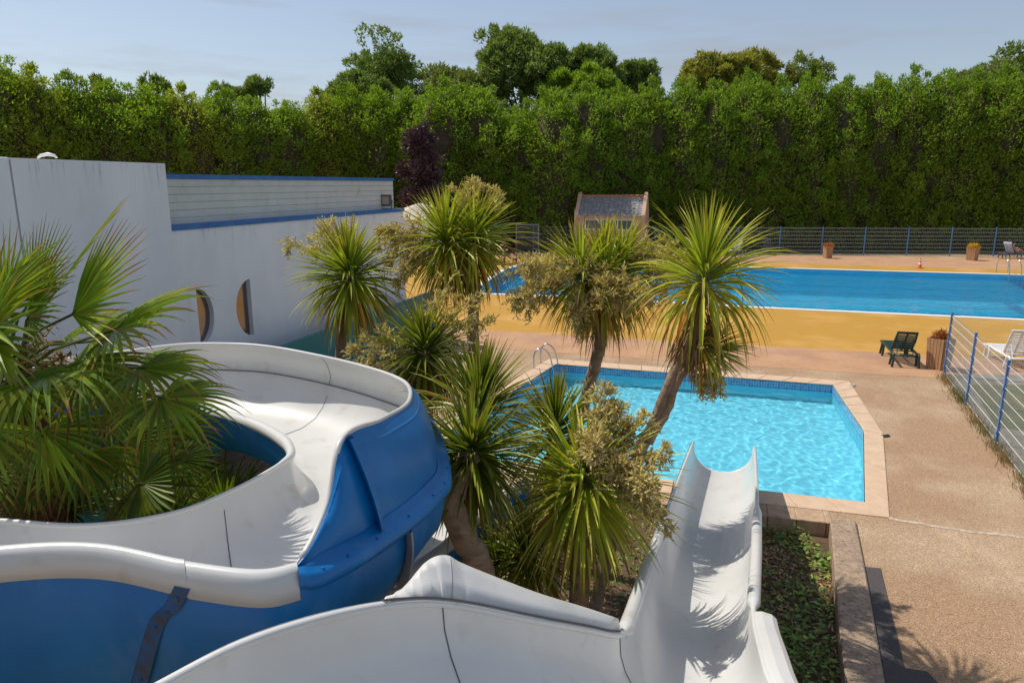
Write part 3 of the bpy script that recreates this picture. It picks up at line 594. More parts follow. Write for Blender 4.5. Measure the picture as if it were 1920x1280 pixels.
# floodlight
fl = wallpt(728, 389); fl = W0 + UD * (fl - W0).dot(UD) + UN * -.06 + Vector((0, 0, 4.24))
fo = empty('floodlight', fl, 'small square floodlight standing on the blue ledge of the white building', 'floodlight')
th = atan2(UD.y, UD.x)
m = MB(); m.box(fl + Vector((0, 0, .27)), (.34, .1, .36), radians(-8)); m.build('housing', mat('lamp_housing', (.16, .10, .07), .5), fo, bevel=.015)
m = MB(); m.box(fl + Vector((0, 0, .27)) + Vector((-.01, -.058, 0)), (.22, .02, .23), radians(-8)); m.build('lens', mat('lamp_lens', (.42, .34, .26), .25), fo)
m = MB(); m.tube([fl + Vector((-.15, 0, .0)), fl + Vector((-.19, 0, .27))], .014, 6); m.tube([fl + Vector((.15, 0, .0)), fl + Vector((.19, 0, .27))], .014, 6); m.box(fl + Vector((0, 0, .008)), (.34, .08, .016)); m.build('bracket', M['dark'], fo)
# roof vent lump on tall block
v = dp(92, 304, 12.2); vo = MB(); vo.tube([Vector((v.x - .18, v.y, 5.43)), Vector((v.x - .12, v.y, 5.47)), Vector((v.x, v.y, 5.49)), Vector((v.x + .1, v.y, 5.47)), Vector((v.x + .14, v.y, 5.43))], [.015, .025, .03, .025, .015], 10)
tag(vo.build('roof_vent', M['white_plain'], None, smooth=True), 'small white rounded cap on top of the tall white block', 'roof vent')
# teal wall in front of the building
TE = dp(815, 625, 24.0); TE.z = 0; TZ = 1.48
def tbox(mb, s0, s1, n0, n1, z0, z1):
    c = [TE + UD * s + UN * n for s in (s0, s1) for n in (n0, n1)]; q = [c[0], c[1], c[3], c[2]]
    mb.add([(p.x, p.y, z0) for p in q] + [(p.x, p.y, z1) for p in q], [(3, 2, 1, 0), (4, 5, 6, 7), (0, 1, 5, 4), (1, 2, 6, 5), (2, 3, 7, 6), (3, 0, 4, 7)])
te = empty('teal_wall', TE, 'low teal painted wall with a blue end post in front of the white building', 'wall')
m = MB(); tbox(m, -15, -.16, -.12, 0, -.4, TZ); m.build('wall_panel', M['teal'], te, bevel=.01)
m = MB(); tbox(m, -.155, 0, -.14, .02, -.0, TZ + .02); m.build('end_post', M['bluetrim'], te, bevel=.01)


# ------------------------------------------------------------------ plants
GREEN = ((.15, .235, .026), (.26, .335, .03), (.45, .42, .04), (.64, .52, .09))
def lerp3(a, b, t): return tuple(a[i] + (b[i] - a[i]) * t for i in range(3))
def strap(mb, base, d, Ln, wd, droop, col, coltip, R, seg=6, fold=.35):
    d = d.normalized(); g = Vector((0, 0, -1)); p = Vector(base); side = d.cross(Vector((0, 0, 1)))
    if side.length < .05: side = Vector((R.uniform(-1, 1), R.uniform(-1, 1), 0))
    side.normalize(); cur = d.copy(); vs = []; cs = []; st = Ln / seg
    for i in range(seg + 1):
        t = i / seg; wv = wd * (.45 + 1.25 * t if t < .35 else .89 * (1 - ((t - .35) / .65) ** 1.6)) ; wv = max(wv, .0015)
        nrm = side.cross(cur).normalized(); c = lerp3(col, coltip, max(0, t - .55) / .45)
        vs += [p - side * wv / 2 + nrm * wv * fold, p, p + side * wv / 2 + nrm * wv * fold]; cs += [c, lerp3(c, (c[0] * .9 + .02, c[1] * .95 + .02, c[2]), .5), c]
        cur = (cur + g * (droop * st * (.4 + 1.4 * t))).normalized(); p = p + cur * st
    fs = []
    for i in range(seg):
        a = i * 3; fs += [(a, a + 1, a + 4, a + 3), (a + 1, a + 2, a + 5, a + 4)]
    mb.add(vs, fs, cs)
def rosette(mb, c, axis, Ln, n, seed, spread=1.0, yellow=.3, wd=.045, bright=1.0, droop=1.0):
    R = random.Random(seed); axis = Vector(axis).normalized(); q = Vector((0, 0, 1)).rotation_difference(axis)
    for i in range(n):
        f = (i + .5) / n; th = (f ** .78) * 2.25 * spread + R.uniform(-.12, .12); ph = i * 2.39996 + R.uniform(-.25, .25)
        d = q @ Vector((sin(th) * cos(ph), sin(th) * sin(ph), cos(th))); b = Vector(c) - axis * (f * .30 * Ln) + d * .03
        old = max(0, (f - .45) / .55); l = Ln * R.uniform(.82, 1.1) * (.8 + .25 * min(1, f * 3))
        g = GREEN[0] if R.random() < .45 else GREEN[1]; col = lerp3(g, GREEN[2], min(1, old * .9 + yellow * 1.2 * R.random())); tip = lerp3(col, (.30, .20, .05) if R.random() < yellow + old * .6 else GREEN[3], .75)
        if old > .5 and R.random() < .32: col = (.55, .27, .04); tip = (.34, .16, .05)
        col = tuple(x * bright for x in col); tip = tuple(x * bright for x in tip)
        strap(mb, b, d, l, wd * R.uniform(.85, 1.1), droop * (R.uniform(.1, .5) + (.35 + 2.3 * old ** 1.3) * max(0, sin(min(th, 1.9)) - .25) / max(.3, Ln) + (6 if R.random() < .05 else 0)), col, tip, R)
def skirt(mb, c, axis, Ln, n, seed):
    R = random.Random(seed)
    for i in range(n):
        ph = R.uniform(0, 2 * pi); d = Vector((cos(ph) * .5, sin(ph) * .5, -1)); b = Vector(c) - Vector(axis).normalized() * R.uniform(.28, .7) * Ln + Vector((cos(ph), sin(ph), 0)) * R.uniform(.02, .14)
        strap(mb, b, d, Ln * R.uniform(.35, .8), .022, R.uniform(0, 1.2), (1, 1, 1), (1, 1, 1), R, 4, .6)
def panicle(mb, base, d, Ln, seed, dens=1.25):
    Ln = Ln * 1.32
    R = random.Random(seed); d = Vector(d).normalized(); pts = []; p = Vector(base); cur = d.copy()
    for i in range(9): pts.append(p.copy()); cur = (cur + Vector((0, 0, -.10)) + Vector((R.uniform(-.05, .05), R.uniform(-.05, .05), 0))).normalized(); p = p + cur * Ln / 8
    mb.tube(pts, [.014 * (1 - i / 10) for i in range(9)], 4, False)
    for k in range(int(17 * dens)):
        t = R.uniform(.18, 1) * 7.9; i = int(t); q = pts[i].lerp(pts[min(i + 1, 8)], t - i); ax = (pts[min(i + 1, 8)] - pts[i]).normalized() if i < 8 else cur
        s = Vector((R.uniform(-1, 1), R.uniform(-1, 1), R.uniform(-1, 1))).normalized(); bd_ = (ax * .7 + s).normalized(); bl_ = Ln * R.uniform(.22, .42) * (1.15 - t / 12)
        e = q + bd_ * bl_; mid_ = q.lerp(e, .55) + Vector((0, 0, .02)); e.z -= .03; mb.tube([q, mid_, e], [.006, .005, .004], 3, False)
        for j in range(int(11 * dens)):
            u = R.uniform(.1, 1); qq = q.lerp(mid_, u * 2) if u < .5 else mid_.lerp(e, u * 2 - 1); s2 = Vector((R.uniform(-1, 1), R.uniform(-1, 1), R.uniform(-.8, 1))).normalized(); dd_ = (bd_ * .8 + s2).normalized(); l2 = R.uniform(.05, .10)
            ee = qq + dd_ * l2; a_ = dd_.cross(Vector((.3, .5, .8))).normalized() * .0085; b_ = dd_.cross(a_).normalized() * .0085
            mb.add([qq + a_ * .5, qq - a_ * .5, qq.lerp(ee, .6) + a_, qq.lerp(ee, .6) - a_, qq.lerp(ee, .6) + b_, qq.lerp(ee, .6) - b_, ee], [(0, 1, 3, 2), (2, 4, 6), (4, 3, 6), (3, 5, 6), (5, 2, 6)])
def trunk(mb, pts, r0, r1, seed, n=12):
    R = random.Random(seed); P_ = catmull(pts, 6); k = len(P_); mb.tube([p + Vector((R.uniform(-.008, .008), R.uniform(-.008, .008), 0)) for p in P_], [(r0 + (r1 - r0) * i / k) * R.uniform(.94, 1.07) for i in range(k)], n)
def palm(label, base, stems, heads, pans, group='cordyline palms in the planting bed'):
    o = empty('cordyline_palm', base, label, 'palm tree', group)
    for pts, r0, r1 in stems: m = MB(); trunk(m, pts, r0, r1, hash(label) % 999 if False else int(abs(base.x) * 100)); m.build('trunk', M['bark'], o, smooth=True)
    for i, (c, ax, Ln, n, sp_, ye, br, dr) in enumerate(heads):
        m = MB(); rosette(m, c, ax, Ln * 1.0, int(n * 1.3), i * 17 + int(c.x * 50), sp_, ye, .043 if Ln > .7 else .038, br, dr); m.build('crown', M['leaf'], o)
        m = MB(); skirt(m, c, ax, Ln, 60, i); m.build('dead_leaves', M['dead'], o)
    for i, (b_, d_, Ln) in enumerate(pans): m = MB(); panicle(m, b_ + V(d_).normalized() * .12, d_, Ln, i * 7 + int(b_.x * 30) + 5, 1.6 if len(pans) > 7 else 1.2); m.build('flower_panicle', M['flower'], o)
    return o
G_0 = -.22
def gb(px, D): return Vector((dp(px, 600, D).x, D, G_0))
# a: left head against the building
c = dp(655, 508, 8.9); palm('cordyline palm with round green crown in front of the white wall', gb(640, 9.1), [([gb(640, 9.1), dp(637, 760, 9.05), dp(640, 640, 9), c], .075, .06)],
     [(c, (.0, -.35, 1), .80, 250, 1.0, .3, 1.0, 1.0)], [(c, (-.45, .5, .95), .6), (c, (-.8, .3, .75), .65), (c, (-.1, .6, .95), .5), (c, (-.6, .6, .9), .6)])
# b: tall head beside it
c = dp(835, 445, 9.2); c2 = dp(890, 440, 9.3); palm('tall cordyline palm with yellowing crown and straight slim trunk left of the small pool', gb(884, 9.3), [([gb(884, 9.3), dp(884, 800, 9.3), dp(886, 640, 9.3), dp(888, 540, 9.3), dp(875, 480, 9.3)], .085, .07)],
     [(c, (-.15, -.2, 1), .80, 190, .95, .55, 1.1, 1.0), (c2, (.3, .15, 1), .78, 170, 1.0, .5, 1.05, 1.1)], [(c, (-1, .1, .15), .62), (c, (-.9, .0, .4), .55), (c, (-1, -.3, -.1), .6), (c2, (0, .4, 1), .55), (c2, (-.3, .5, 1), .5), (c2, (.3, .5, .9), .5), (c, (-.7, -.5, -.2), .5), (c, (-.9, -.1, -.5), .55)])
# c: broad flowering head
c = dp(1130, 510, 9.0); c2 = dp(1165, 495, 9.2); c3 = dp(1085, 505, 8.8)
palm('broad cordyline palm smothered in tan flower panicles leaning over the small pool', gb(1035, 9.2), [([gb(1030, 9.2), dp(1050, 900, 9.2), dp(1090, 770, 9.15), dp(1122, 660, 9.1), dp(1133, 560, 9.0), c], .09, .075)],
     [(c, (0, -.1, 1), .84, 180, .95, .5, 1.05, 1.0), (c2, (.4, .2, .9), .8, 130, 1.0, .55, 1.0, 1.1), (c3, (-.5, 0, .8), .78, 130, 1.0, .6, 1.0, 1.1)],
     [(c + Vector((0, -.1, 0)), (-.5, -.6, .3), .62), (c + Vector((0, -.1, 0)), (-.1, -.9, .15), .55), (c, (.1, -.9, -.05), .6), (c3, (-1, -.2, .35), .62), (c3, (-1, -.4, 0), .66), (c3, (-.7, -.7, .1), .6), (c3, (-.9, .2, -.2), .6), (c2, (.9, -.1, .45), .66), (c2, (.9, -.5, .1), .66), (c2, (.6, -.6, .5), .6), (c2, (1, .2, .2), .6), (c2, (.5, -.8, -.1), .6), (c + V((-.1, -.35, -.1)), (-.4, -.6, -.2), .5), (c + V((.1, -.35, -.05)), (.2, -.6, .1), .5), (c + V((.3, -.3, .1)), (.6, -.5, .3), .5), (c3 + V((-.2, -.3, 0)), (-.5, -.5, .3), .5), (c, (-.4, -.8, -.4), .6), (c3, (-1, -.3, -.35), .55)])
# d: tall right head
c = dp(1322, 505, 7.6); c2 = dp(1335, 655, 7.5)
palm('tallest upright cordyline palm with two leaning trunks in front of the small pool', gb(1130, 8.0), [([gb(1120, 7.7), dp(1180, 900, 7.7), dp(1228, 790, 7.65), dp(1265, 700, 7.6), dp(1305, 620, 7.6), c], .075, .06), ([dp(1215, 830, 7.62), dp(1250, 770, 7.6), dp(1276, 705, 7.55), dp(1318, 668, 7.5), c2], .05, .04)],
     [(c, (.04, -.02, 1), .93, 175, .84, .5, 1.1, 1.25), (c2, (.8, .1, -.1), .5, 70, .8, .6, 1.0, 1.0)], [(c2, (.1, -.3, -1), .35), (c2, (-.3, -.2, -1), .3)])
# e: lower head behind the spiral slide
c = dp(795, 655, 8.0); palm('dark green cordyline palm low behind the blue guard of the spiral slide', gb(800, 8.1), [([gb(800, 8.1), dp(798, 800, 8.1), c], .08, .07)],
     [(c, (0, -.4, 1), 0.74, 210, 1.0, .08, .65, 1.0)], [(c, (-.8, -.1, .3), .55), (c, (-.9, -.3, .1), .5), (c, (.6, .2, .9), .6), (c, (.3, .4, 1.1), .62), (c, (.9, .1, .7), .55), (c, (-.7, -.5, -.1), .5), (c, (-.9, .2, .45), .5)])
# f: big dark head in the middle
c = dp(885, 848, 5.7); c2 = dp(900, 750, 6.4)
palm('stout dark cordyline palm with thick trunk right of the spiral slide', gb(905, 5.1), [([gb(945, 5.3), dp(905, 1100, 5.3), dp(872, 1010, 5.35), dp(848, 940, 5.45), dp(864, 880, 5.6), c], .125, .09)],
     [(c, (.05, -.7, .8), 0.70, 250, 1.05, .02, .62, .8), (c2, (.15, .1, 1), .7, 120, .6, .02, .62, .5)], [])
# g: fan of upright leaves above the front head
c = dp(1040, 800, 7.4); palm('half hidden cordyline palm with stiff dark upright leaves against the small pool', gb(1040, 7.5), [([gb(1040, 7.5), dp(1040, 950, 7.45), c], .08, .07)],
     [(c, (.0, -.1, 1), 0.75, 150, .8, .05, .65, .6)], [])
# h: bright front head
c = dp(1095, 900, 5.9); palm('bright yellow green cordyline palm with one big flower head nearest the straight chute', gb(1085, 5.9), [([gb(1085, 5.9), dp(1088, 1080, 5.9), c], .10, .09)],
     [(c, (.0, -.5, .9), .90, 260, 1.15, .45, 1.25, .9)], [(c, (.3, -.1, 1), .5), (c, (.6, -.2, .6), .5), (c, (.1, .1, 1), .55), (c, (.7, -.4, .2), .45), (c, (.45, -.5, .5), .42), (c, (.2, -.5, .6), .4), (c, (.55, .1, .8), .5), (c, (.1, -.3, .9), .42), (c + V((.15, -.15, .2)), (.3, -.6, .3), .4), (c + V((.2, -.2, .15)), (.5, -.5, -.1), .4), (c + V((.05, -.1, .25)), (-.1, -.5, .5), .4)])
# small dark one low between
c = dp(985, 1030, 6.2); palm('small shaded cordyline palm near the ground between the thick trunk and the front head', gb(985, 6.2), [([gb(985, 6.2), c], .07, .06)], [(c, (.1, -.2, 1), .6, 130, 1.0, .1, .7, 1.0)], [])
# ---- fan palm in the loop
FC = dp(25, 700, 5.55)
fp_ = empty('fan_palm', Vector((FC.x, FC.y, G_0)), 'fan palm with fibrous brown trunk growing inside the loop of the spiral slide', 'palm tree')
m = MB(); trunk(m, [Vector((FC.x, FC.y, G_0)), Vector((FC.x, FC.y, 1.5)), FC - Vector((0, 0, .1))], .17, .24, 3, 16); m.build('trunk', M['fibre'], fp_, smooth=True)
fb = MB(); R = random.Random(11)
for i in range(260):
    ph = R.uniform(0, 2 * pi); z = R.uniform(-1.5, .25); b0 = FC + Vector((cos(ph) * .2, sin(ph) * .2, z)); strap(fb, b0, Vector((cos(ph), sin(ph), R.uniform(-.6, 1.2))), R.uniform(.12, .4), .02, .9, (1, 1, 1), (1, 1, 1), R, 3, .5)
fb.build('trunk_fibre', M['dead'], fp_)
def fan(hub, tip, up_, seed, spread=105, n=34, dark=1.0, tipy=.5, droop=.5, base=None):
    dark = .16 + dark * .86; tipy = min(1, tipy + .15); n = int(n * .82)
    R = random.Random(seed); axis = tip - hub; Ln = axis.length; axis.normalize(); nrm = (up_ - axis * up_.dot(axis)).normalized(); side = axis.cross(nrm); m = MB(); cen = []
    for i in range(n):
        a = radians(-spread + 2 * spread * i / (n - 1)); d = axis * cos(a) + side * sin(a); l = Ln * (1 - .22 * abs(a / radians(spread)) ** 2) * R.uniform(.93, 1.05)
        wv = 2 * sin(radians(spread) / (n - 1)) * Ln * .44; cur = d.copy(); p = hub.copy(); st = l / 7; cs0 = GREEN[0] if R.random() < .6 else GREEN[1]; vs = []; cs = []
        sd_ = nrm.cross(d).normalized(); yt = R.random() < tipy; dr = droop * R.uniform(.5, 1.5)
        for k in range(8):
            t = k / 7; ww = wv * (t / .42) if t < .42 else wv * (1 - ((t - .42) / .58) ** 1.3) * .95; ww = max(ww, .002); nn2 = sd_.cross(cur).normalized()
            c_ = tuple(x * dark for x in lerp3(cs0, (.33, .26, .03) if yt else (.13, .17, .03), max(0, t - .45) / .55 * .9))
            if yt and t > .85: c_ = (.26 * dark, .12 * dark, .04)
            vs += [p - sd_ * ww / 2 - nn2 * ww * .22, p + nn2 * ww * .22, p + sd_ * ww / 2 - nn2 * ww * .22]; cs += [c_] * 3
            if t > .35: cur = (cur + Vector((0, 0, -1)) * dr * .35 * t).normalized()
            p = p + cur * st
        fs = []
        for k in range(7): q = k * 3; fs += [(q, q + 1, q + 4, q + 3), (q + 1, q + 2, q + 5, q + 4)]
        m.add(vs, fs, cs)
    b0 = base or FC + Vector((R.uniform(-.08, .08), R.uniform(-.08, .08), R.uniform(-.1, .15))); md = b0.lerp(hub, .5) + Vector((0, 0, .08)); m.tube([b0, md, hub, hub + axis * .05], [.017, .012, .010, .006], 5, False, (.10, .13, .03))
    return m.build('frond', M['fan'], fp_)
fan(dp(78, 806, 4.7), dp(95, 965, 4.45), V((.1, -.75, .75)), 1, 112, 34, 1.0, .75, .35)
fan(dp(105, 545, 5.0), dp(228, 372, 5.0), V((-.9, -.35, .3)), 2, 62, 30, 1.05, .3, .15)
fan(dp(135, 590, 4.8), dp(272, 448, 4.7), V((-.7, -.7, .4)), 3, 60, 28, 1.35, .7, .15)
fan(dp(215, 618, 4.9), dp(370, 548, 4.75), V((-.35, -.3, .9)), 4, 95, 32, 1.05, .4, .75)
fan(dp(262, 690, 4.9), dp(424, 697, 4.85), V((0, -.2, 1)), 5, 105, 34, .95, .4, .9)
fan(dp(300, 745, 4.8), dp(440, 800, 4.6), V((.3, -.3, .9)), 6, 105, 32, .95, .45, .8)
fan(dp(262, 905, 5.2), dp(380, 935, 5.0), V((.1, -.9, .5)), 7, 120, 34, .55, .1, .1)
fan(dp(150, 850, 5.0), dp(190, 985, 4.8), V((.1, -.6, .4)), 8, 80, 28, .75, .35, .5)
fan(dp(15, 575, 5.0), dp(12, 405, 4.95), V((-.2, -.95, .1)), 9, 60, 28, 1.1, .15, .05)
fan(dp(62, 560, 5.3), dp(118, 410, 5.35), V((-.5, -.8, .1)), 10, 50, 26, .95, .15, .1)
fan(dp(-40, 610, 4.7), dp(90, 560, 4.3), V((-.3, -.7, .7)), 11, 90, 30, 1.1, .3, .4)
fan(dp(-30, 800, 4.6), dp(-60, 960, 4.5), V((0, -.8, .6)), 12, 100, 30, .85, .5, .4)
fan(dp(150, 700, 5.0), dp(265, 800, 4.8), V((.5, -.5, .7)), 13, 95, 30, .75, .3, .8)
fan(dp(200, 770, 5.6), dp(330, 840, 5.6), V((.3, -.6, .7)), 14, 110, 32, .65, .2, .7)
fan(dp(60, 900, 5.3), dp(60, 990, 5.0), V((0, -.7, .5)), 15, 110, 30, .6, .2, .6)
fan(dp(330, 860, 5.8), dp(420, 880, 5.8), V((0, -.5, .8)), 16, 120, 30, .5, .1, .5)
fan(dp(120, 640, 6.1), dp(230, 560, 6.5), V((-.3, .2, 1)), 17, 95, 30, .8, .3, .7)
fan(dp(-90, 640, 5.6), dp(-200, 560, 5.8), V((.3, 0, 1)), 18, 95, 30, .9, .3, .7)
fan(dp(10, 700, 6.3), dp(-40, 620, 6.9), V((0, .2, 1)), 19, 95, 30, .8, .3, .7)
fan(dp(-110, 760, 5.2), dp(-220, 820, 5.1), V((-.3, -.1, .9)), 20, 100, 30, .8, .3, .8)
fan(dp(90, 700, 4.6), dp(190, 720, 4.1), V((.1, -.3, .9)), 21, 95, 30, .85, .3, .9)
fan(dp(-20, 640, 4.6), dp(45, 500, 4.3), V((-.3, -.9, .3)), 31, 80, 30, 1.1, .3, .3)
fan(dp(50, 600, 4.9), dp(130, 500, 4.8), V((-.6, -.7, .4)), 32, 75, 30, 1.1, .3, .35)
fan(dp(170, 640, 5.4), dp(300, 610, 5.3), V((-.1, -.5, .9)), 33, 90, 30, .9, .3, .8)
fan(dp(30, 720, 4.5), dp(40, 850, 4.2), V((0, -.7, .6)), 34, 100, 32, .9, .5, .5)
fan(dp(230, 830, 5.4), dp(300, 930, 5.2), V((.1, -.7, .6)), 35, 105, 32, .7, .3, .5)
fan(dp(-30, 880, 4.8), dp(0, 985, 4.6), V((0, -.7, .6)), 36, 105, 32, .8, .4, .5)
fan(dp(330, 800, 6.0), dp(400, 870, 6.0), V((.1, -.6, .7)), 37, 110, 32, .6, .2, .6)
# bronze flower stalks in its crown
for i, (a, b) in enumerate((((130, 600), (150, 640)), ((100, 690), (185, 640)))):
    m = MB(); panicle(m, FC + V((.1, -.1, .1)), dp(*b, 5.0) - FC, .65, i + 40, .9); m.build('flower_stalk', leafmat('stalk%d' % i if False else 'flower_stalk', base=(.22, .13, .04), trans=.1), fp_)
# shaded plants under the palm
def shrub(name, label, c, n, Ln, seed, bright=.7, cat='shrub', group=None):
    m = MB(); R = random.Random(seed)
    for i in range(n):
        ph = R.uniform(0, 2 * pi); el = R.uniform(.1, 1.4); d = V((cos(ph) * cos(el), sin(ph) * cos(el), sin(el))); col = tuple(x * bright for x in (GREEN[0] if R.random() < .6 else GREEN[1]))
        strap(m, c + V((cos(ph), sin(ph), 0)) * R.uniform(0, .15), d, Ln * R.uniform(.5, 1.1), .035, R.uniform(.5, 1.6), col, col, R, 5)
    o = empty(name, c, label, cat, group); m.build('foliage', M['leaf'], o)
    m = MB(); m.tube([V((c.x, c.y, G_0)), c + V((0, 0, .05))], .03, 6); m.build('stem', M['bark'], o); return o
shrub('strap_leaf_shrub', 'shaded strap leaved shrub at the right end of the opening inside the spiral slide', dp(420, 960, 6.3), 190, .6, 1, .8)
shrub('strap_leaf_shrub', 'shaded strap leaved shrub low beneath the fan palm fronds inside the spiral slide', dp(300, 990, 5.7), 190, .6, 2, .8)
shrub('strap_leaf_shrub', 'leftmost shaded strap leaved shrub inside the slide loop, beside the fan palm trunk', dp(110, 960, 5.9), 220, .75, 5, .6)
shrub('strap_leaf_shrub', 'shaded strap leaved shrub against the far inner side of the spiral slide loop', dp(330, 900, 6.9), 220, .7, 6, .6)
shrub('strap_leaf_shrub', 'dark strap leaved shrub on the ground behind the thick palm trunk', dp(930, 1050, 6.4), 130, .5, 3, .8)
# ground cover in the bed
gc = MB(); R = random.Random(5)
def inbed(x, y):
    lim = 3.35 + (y - 5) * .135; return x < lim
ivy = ((.09, .17, .03), (.15, .25, .04), (.25, .34, .05)); litter = ((.34, .19, .08), (.44, .29, .14), (.22, .12, .055), (.5, .36, .22))
wcol = []
wlx = lambda yy: np.interp(yy, [wallL[3].y, wallL[2].y, wallL[1].y, wallL[0].y, 30], [wallL[3].x, wallL[2].x, wallL[1].x, wallL[0].x, wallL[0].x])
def ledge_y(x): return led_l.y + (led_r.y - led_l.y) * (x - led_l.x) / (led_r.x - led_l.x)
for i in range(24000):
    y = R.uniform(2.6, 12.2); x = R.uniform(-3.6, 4.5) if i % 2 else R.uniform(2.2, 4.5)
    if x > wlx(y) - .03 or y > ledge_y(x) - .02: continue
    nzv = sin(x * 2.1 + 1) * cos(y * 1.7) + sin(x * 5.3 + y * 3.1) * .5; green = R.random() < .38 + .4 * nzv
    s_ = R.uniform(.02, .05) if green else R.uniform(.02, .06); c_ = R.choice(ivy) if green else R.choice(litter)
    z = G_0 + (abs(R.gauss(0, .085)) if green else R.uniform(0, .025)) + .006; a = R.uniform(0, 2 * pi); u = V((cos(a), sin(a), R.uniform(-.4, .4))); v_ = V((-sin(a), cos(a), R.uniform(-.5, .5))) * (R.uniform(.5, .9) if green else R.uniform(.15, .5)); p = V((x, y, z))
    gc.add([p - u * s_, p - v_ * s_ * .8, p + u * s_, p + v_ * s_ * .8], [(0, 1, 2, 3)], c_)
for i in range(1500):
    y = R.uniform(3, 10.3); x = R.uniform(1.6, 4.4)
    if x > wlx(y) - .03 or y > ledge_y(x) - .02: continue
    strap(gc, (x, y, G_0), V((R.uniform(-.8, .8), R.uniform(-.8, .8), 1)), R.uniform(.06, .2), .007, 3, R.choice(ivy), R.choice(litter), R, 3)
tag(gc.build('ground_cover', M['ground_leaf']), 'low ivy, grass and dry leaf litter covering the planting bed', 'ground cover', kind='stuff')
# weeds along the mesh fence
wd = MB()
for i in range(4200):
    t = R.uniform(.1, 13); cl_ = sin(t * 3.3) * .5 + sin(t * 7.7 + 1) * .4
    if R.random() > .55 + cl_ * .5: continue
    p = F0 + fd * t + V((R.gauss(-.05, .10), 0, .0)); dry = R.random() < .45 + .3 * sin(t * 2.1)
    strap(wd, p, V((R.uniform(-.9, .7), R.uniform(-.7, .7), 1)), R.uniform(.06, .26), .012, 2.5, (.30, .17, .07) if dry else (.09, .12, .03), (.36, .24, .1) if dry else (.16, .16, .05), R, 3)
tag(wd.build('weeds', M['ground_leaf']), 'green and dry brown weeds along the foot of the mesh fence', 'weeds', kind='stuff')
# ---- trees
def leaf_clumps(mb, centers, normals, rad, per, lsz, R, upb=.4, elong=1.0):
    N = len(centers) * per; c = np.repeat(np.array(centers), per, 0); nn_ = np.repeat(np.array(normals), per, 0); rd = np.repeat(np.array(rad), per)[:, None]
    off = R.normal(size=(N, 3)); off /= np.linalg.norm(off, axis=1)[:, None] + 1e-9; off *= R.uniform(.25, 1, (N, 1)) ** .6; off[:, 2] *= elong
    p = c + off * rd; d = off * .6 + nn_ * .5 + np.array([0, 0, upb]) + R.normal(size=(N, 3)) * .45; d /= np.linalg.norm(d, axis=1)[:, None]
    q = np.cross(d, R.normal(size=(N, 3))); q /= np.linalg.norm(q, axis=1)[:, None] + 1e-9; s = lsz * R.uniform(.6, 1.3, (N, 1))
    v = np.stack([p - q * s * .28, p + d * s * .45 - q * s * .1 * 0 + np.cross(d, q) * s * .12, p + d * s, p + q * s * .28], 1).reshape(-1, 3)
    b = len(mb.v); mb.v.extend(map(tuple, v.tolist())); f = (np.arange(N)[:, None] * 4 + np.array([0, 3, 2, 1]) + b); mb.f.extend(map(tuple, f.tolist())); mb.m.extend([0] * N)
def conifer_mesh(Rw, Ht, seed, pointy=.55, base=.0):
    R = np.random.default_rng(seed); cs = []; ns = []; rd = []
    ph0 = R.uniform(0, 6.28, 4)
    def rad_(z, a):
        t = z / Ht; r = Rw * (1 - max(0, (t - .70) / .32) ** 2.2) * (.86 + .14 * min(1, t * 6)); r = max(r, .12)
        return r * (1 + .12 * sin(3 * a + ph0[0] + z * .5) + .10 * sin(5 * a + ph0[1] - z * .9) + .08 * sin(z * 2.1 + ph0[2] + a))
    for i in range(420):
        z = R.uniform(base, Ht * .99) ; a = R.uniform(0, 2 * pi); r = rad_(z, a) * (.97 + .16 * sin(a * 4 + z * 2.3 + ph0[3]) * sin(z * 1.7 + a * 2 + ph0[1])) * R.uniform(.84, 1.14); cs.append((cos(a) * r, sin(a) * r, z)); ns.append((cos(a), sin(a), .3)); rd.append(R.uniform(.26, .78))
    for i in range(14):
        a = R.uniform(0, 6.28); r = R.uniform(0, Rw * .5); z = Ht - r * .4 + R.uniform(-.3, .95); cs.append((cos(a) * r, sin(a) * r, z)); ns.append((0, 0, 1)); rd.append(R.uniform(.2, .34))
    mb = MB(); leaf_clumps(mb, cs, ns, rd, 58, .205, R, .75, 1.25)
    rows = []
    for j in range(11):
        z = base + (Ht - .5 - base) * j / 10; rows.append([V((cos(a) * rad_(z, a) * .72, sin(a) * rad_(z, a) * .72, z)) for a in np.linspace(0, 2 * pi, 15)[:-1]])
    mb.grid(rows, True, 1); return mb
def tree_mesh(rx, ry, rz, cz, seed, lobes=11, per=60, lsz=.34, nc=34, core=.55, full=False):
    R = np.random.default_rng(seed); cs = []; ns = []; rd = []; lob = []; mb = MB()
    for i in range(lobes):
        d = R.normal(size=3); d[2] = d[2] * 1.6 if full else abs(d[2]) * .9 - .25; d /= np.linalg.norm(d); k = R.uniform(.35, .70) if not full else R.uniform(.4, .9); lob.append((d * k * np.array([rx, ry, rz]) + np.array([0, 0, cz]), R.uniform(.38, .62) * min(rx, rz)))
    lob.append((np.array([0, 0, cz]), .6 * min(rx, rz)))
    for c_, r in lob:
        for j in range(nc):
            d = R.normal(size=3); d /= np.linalg.norm(d); d[2] = d[2] if d[2] > -.5 else -d[2]; cs.append(c_ + d * r * R.uniform(.75, 1.1)); ns.append(d); rd.append(R.uniform(.25, .5) * (r / 1.5) ** .3)
    leaf_clumps(mb, cs, ns, rd, per, lsz, R, .15); 
    return mb, lob
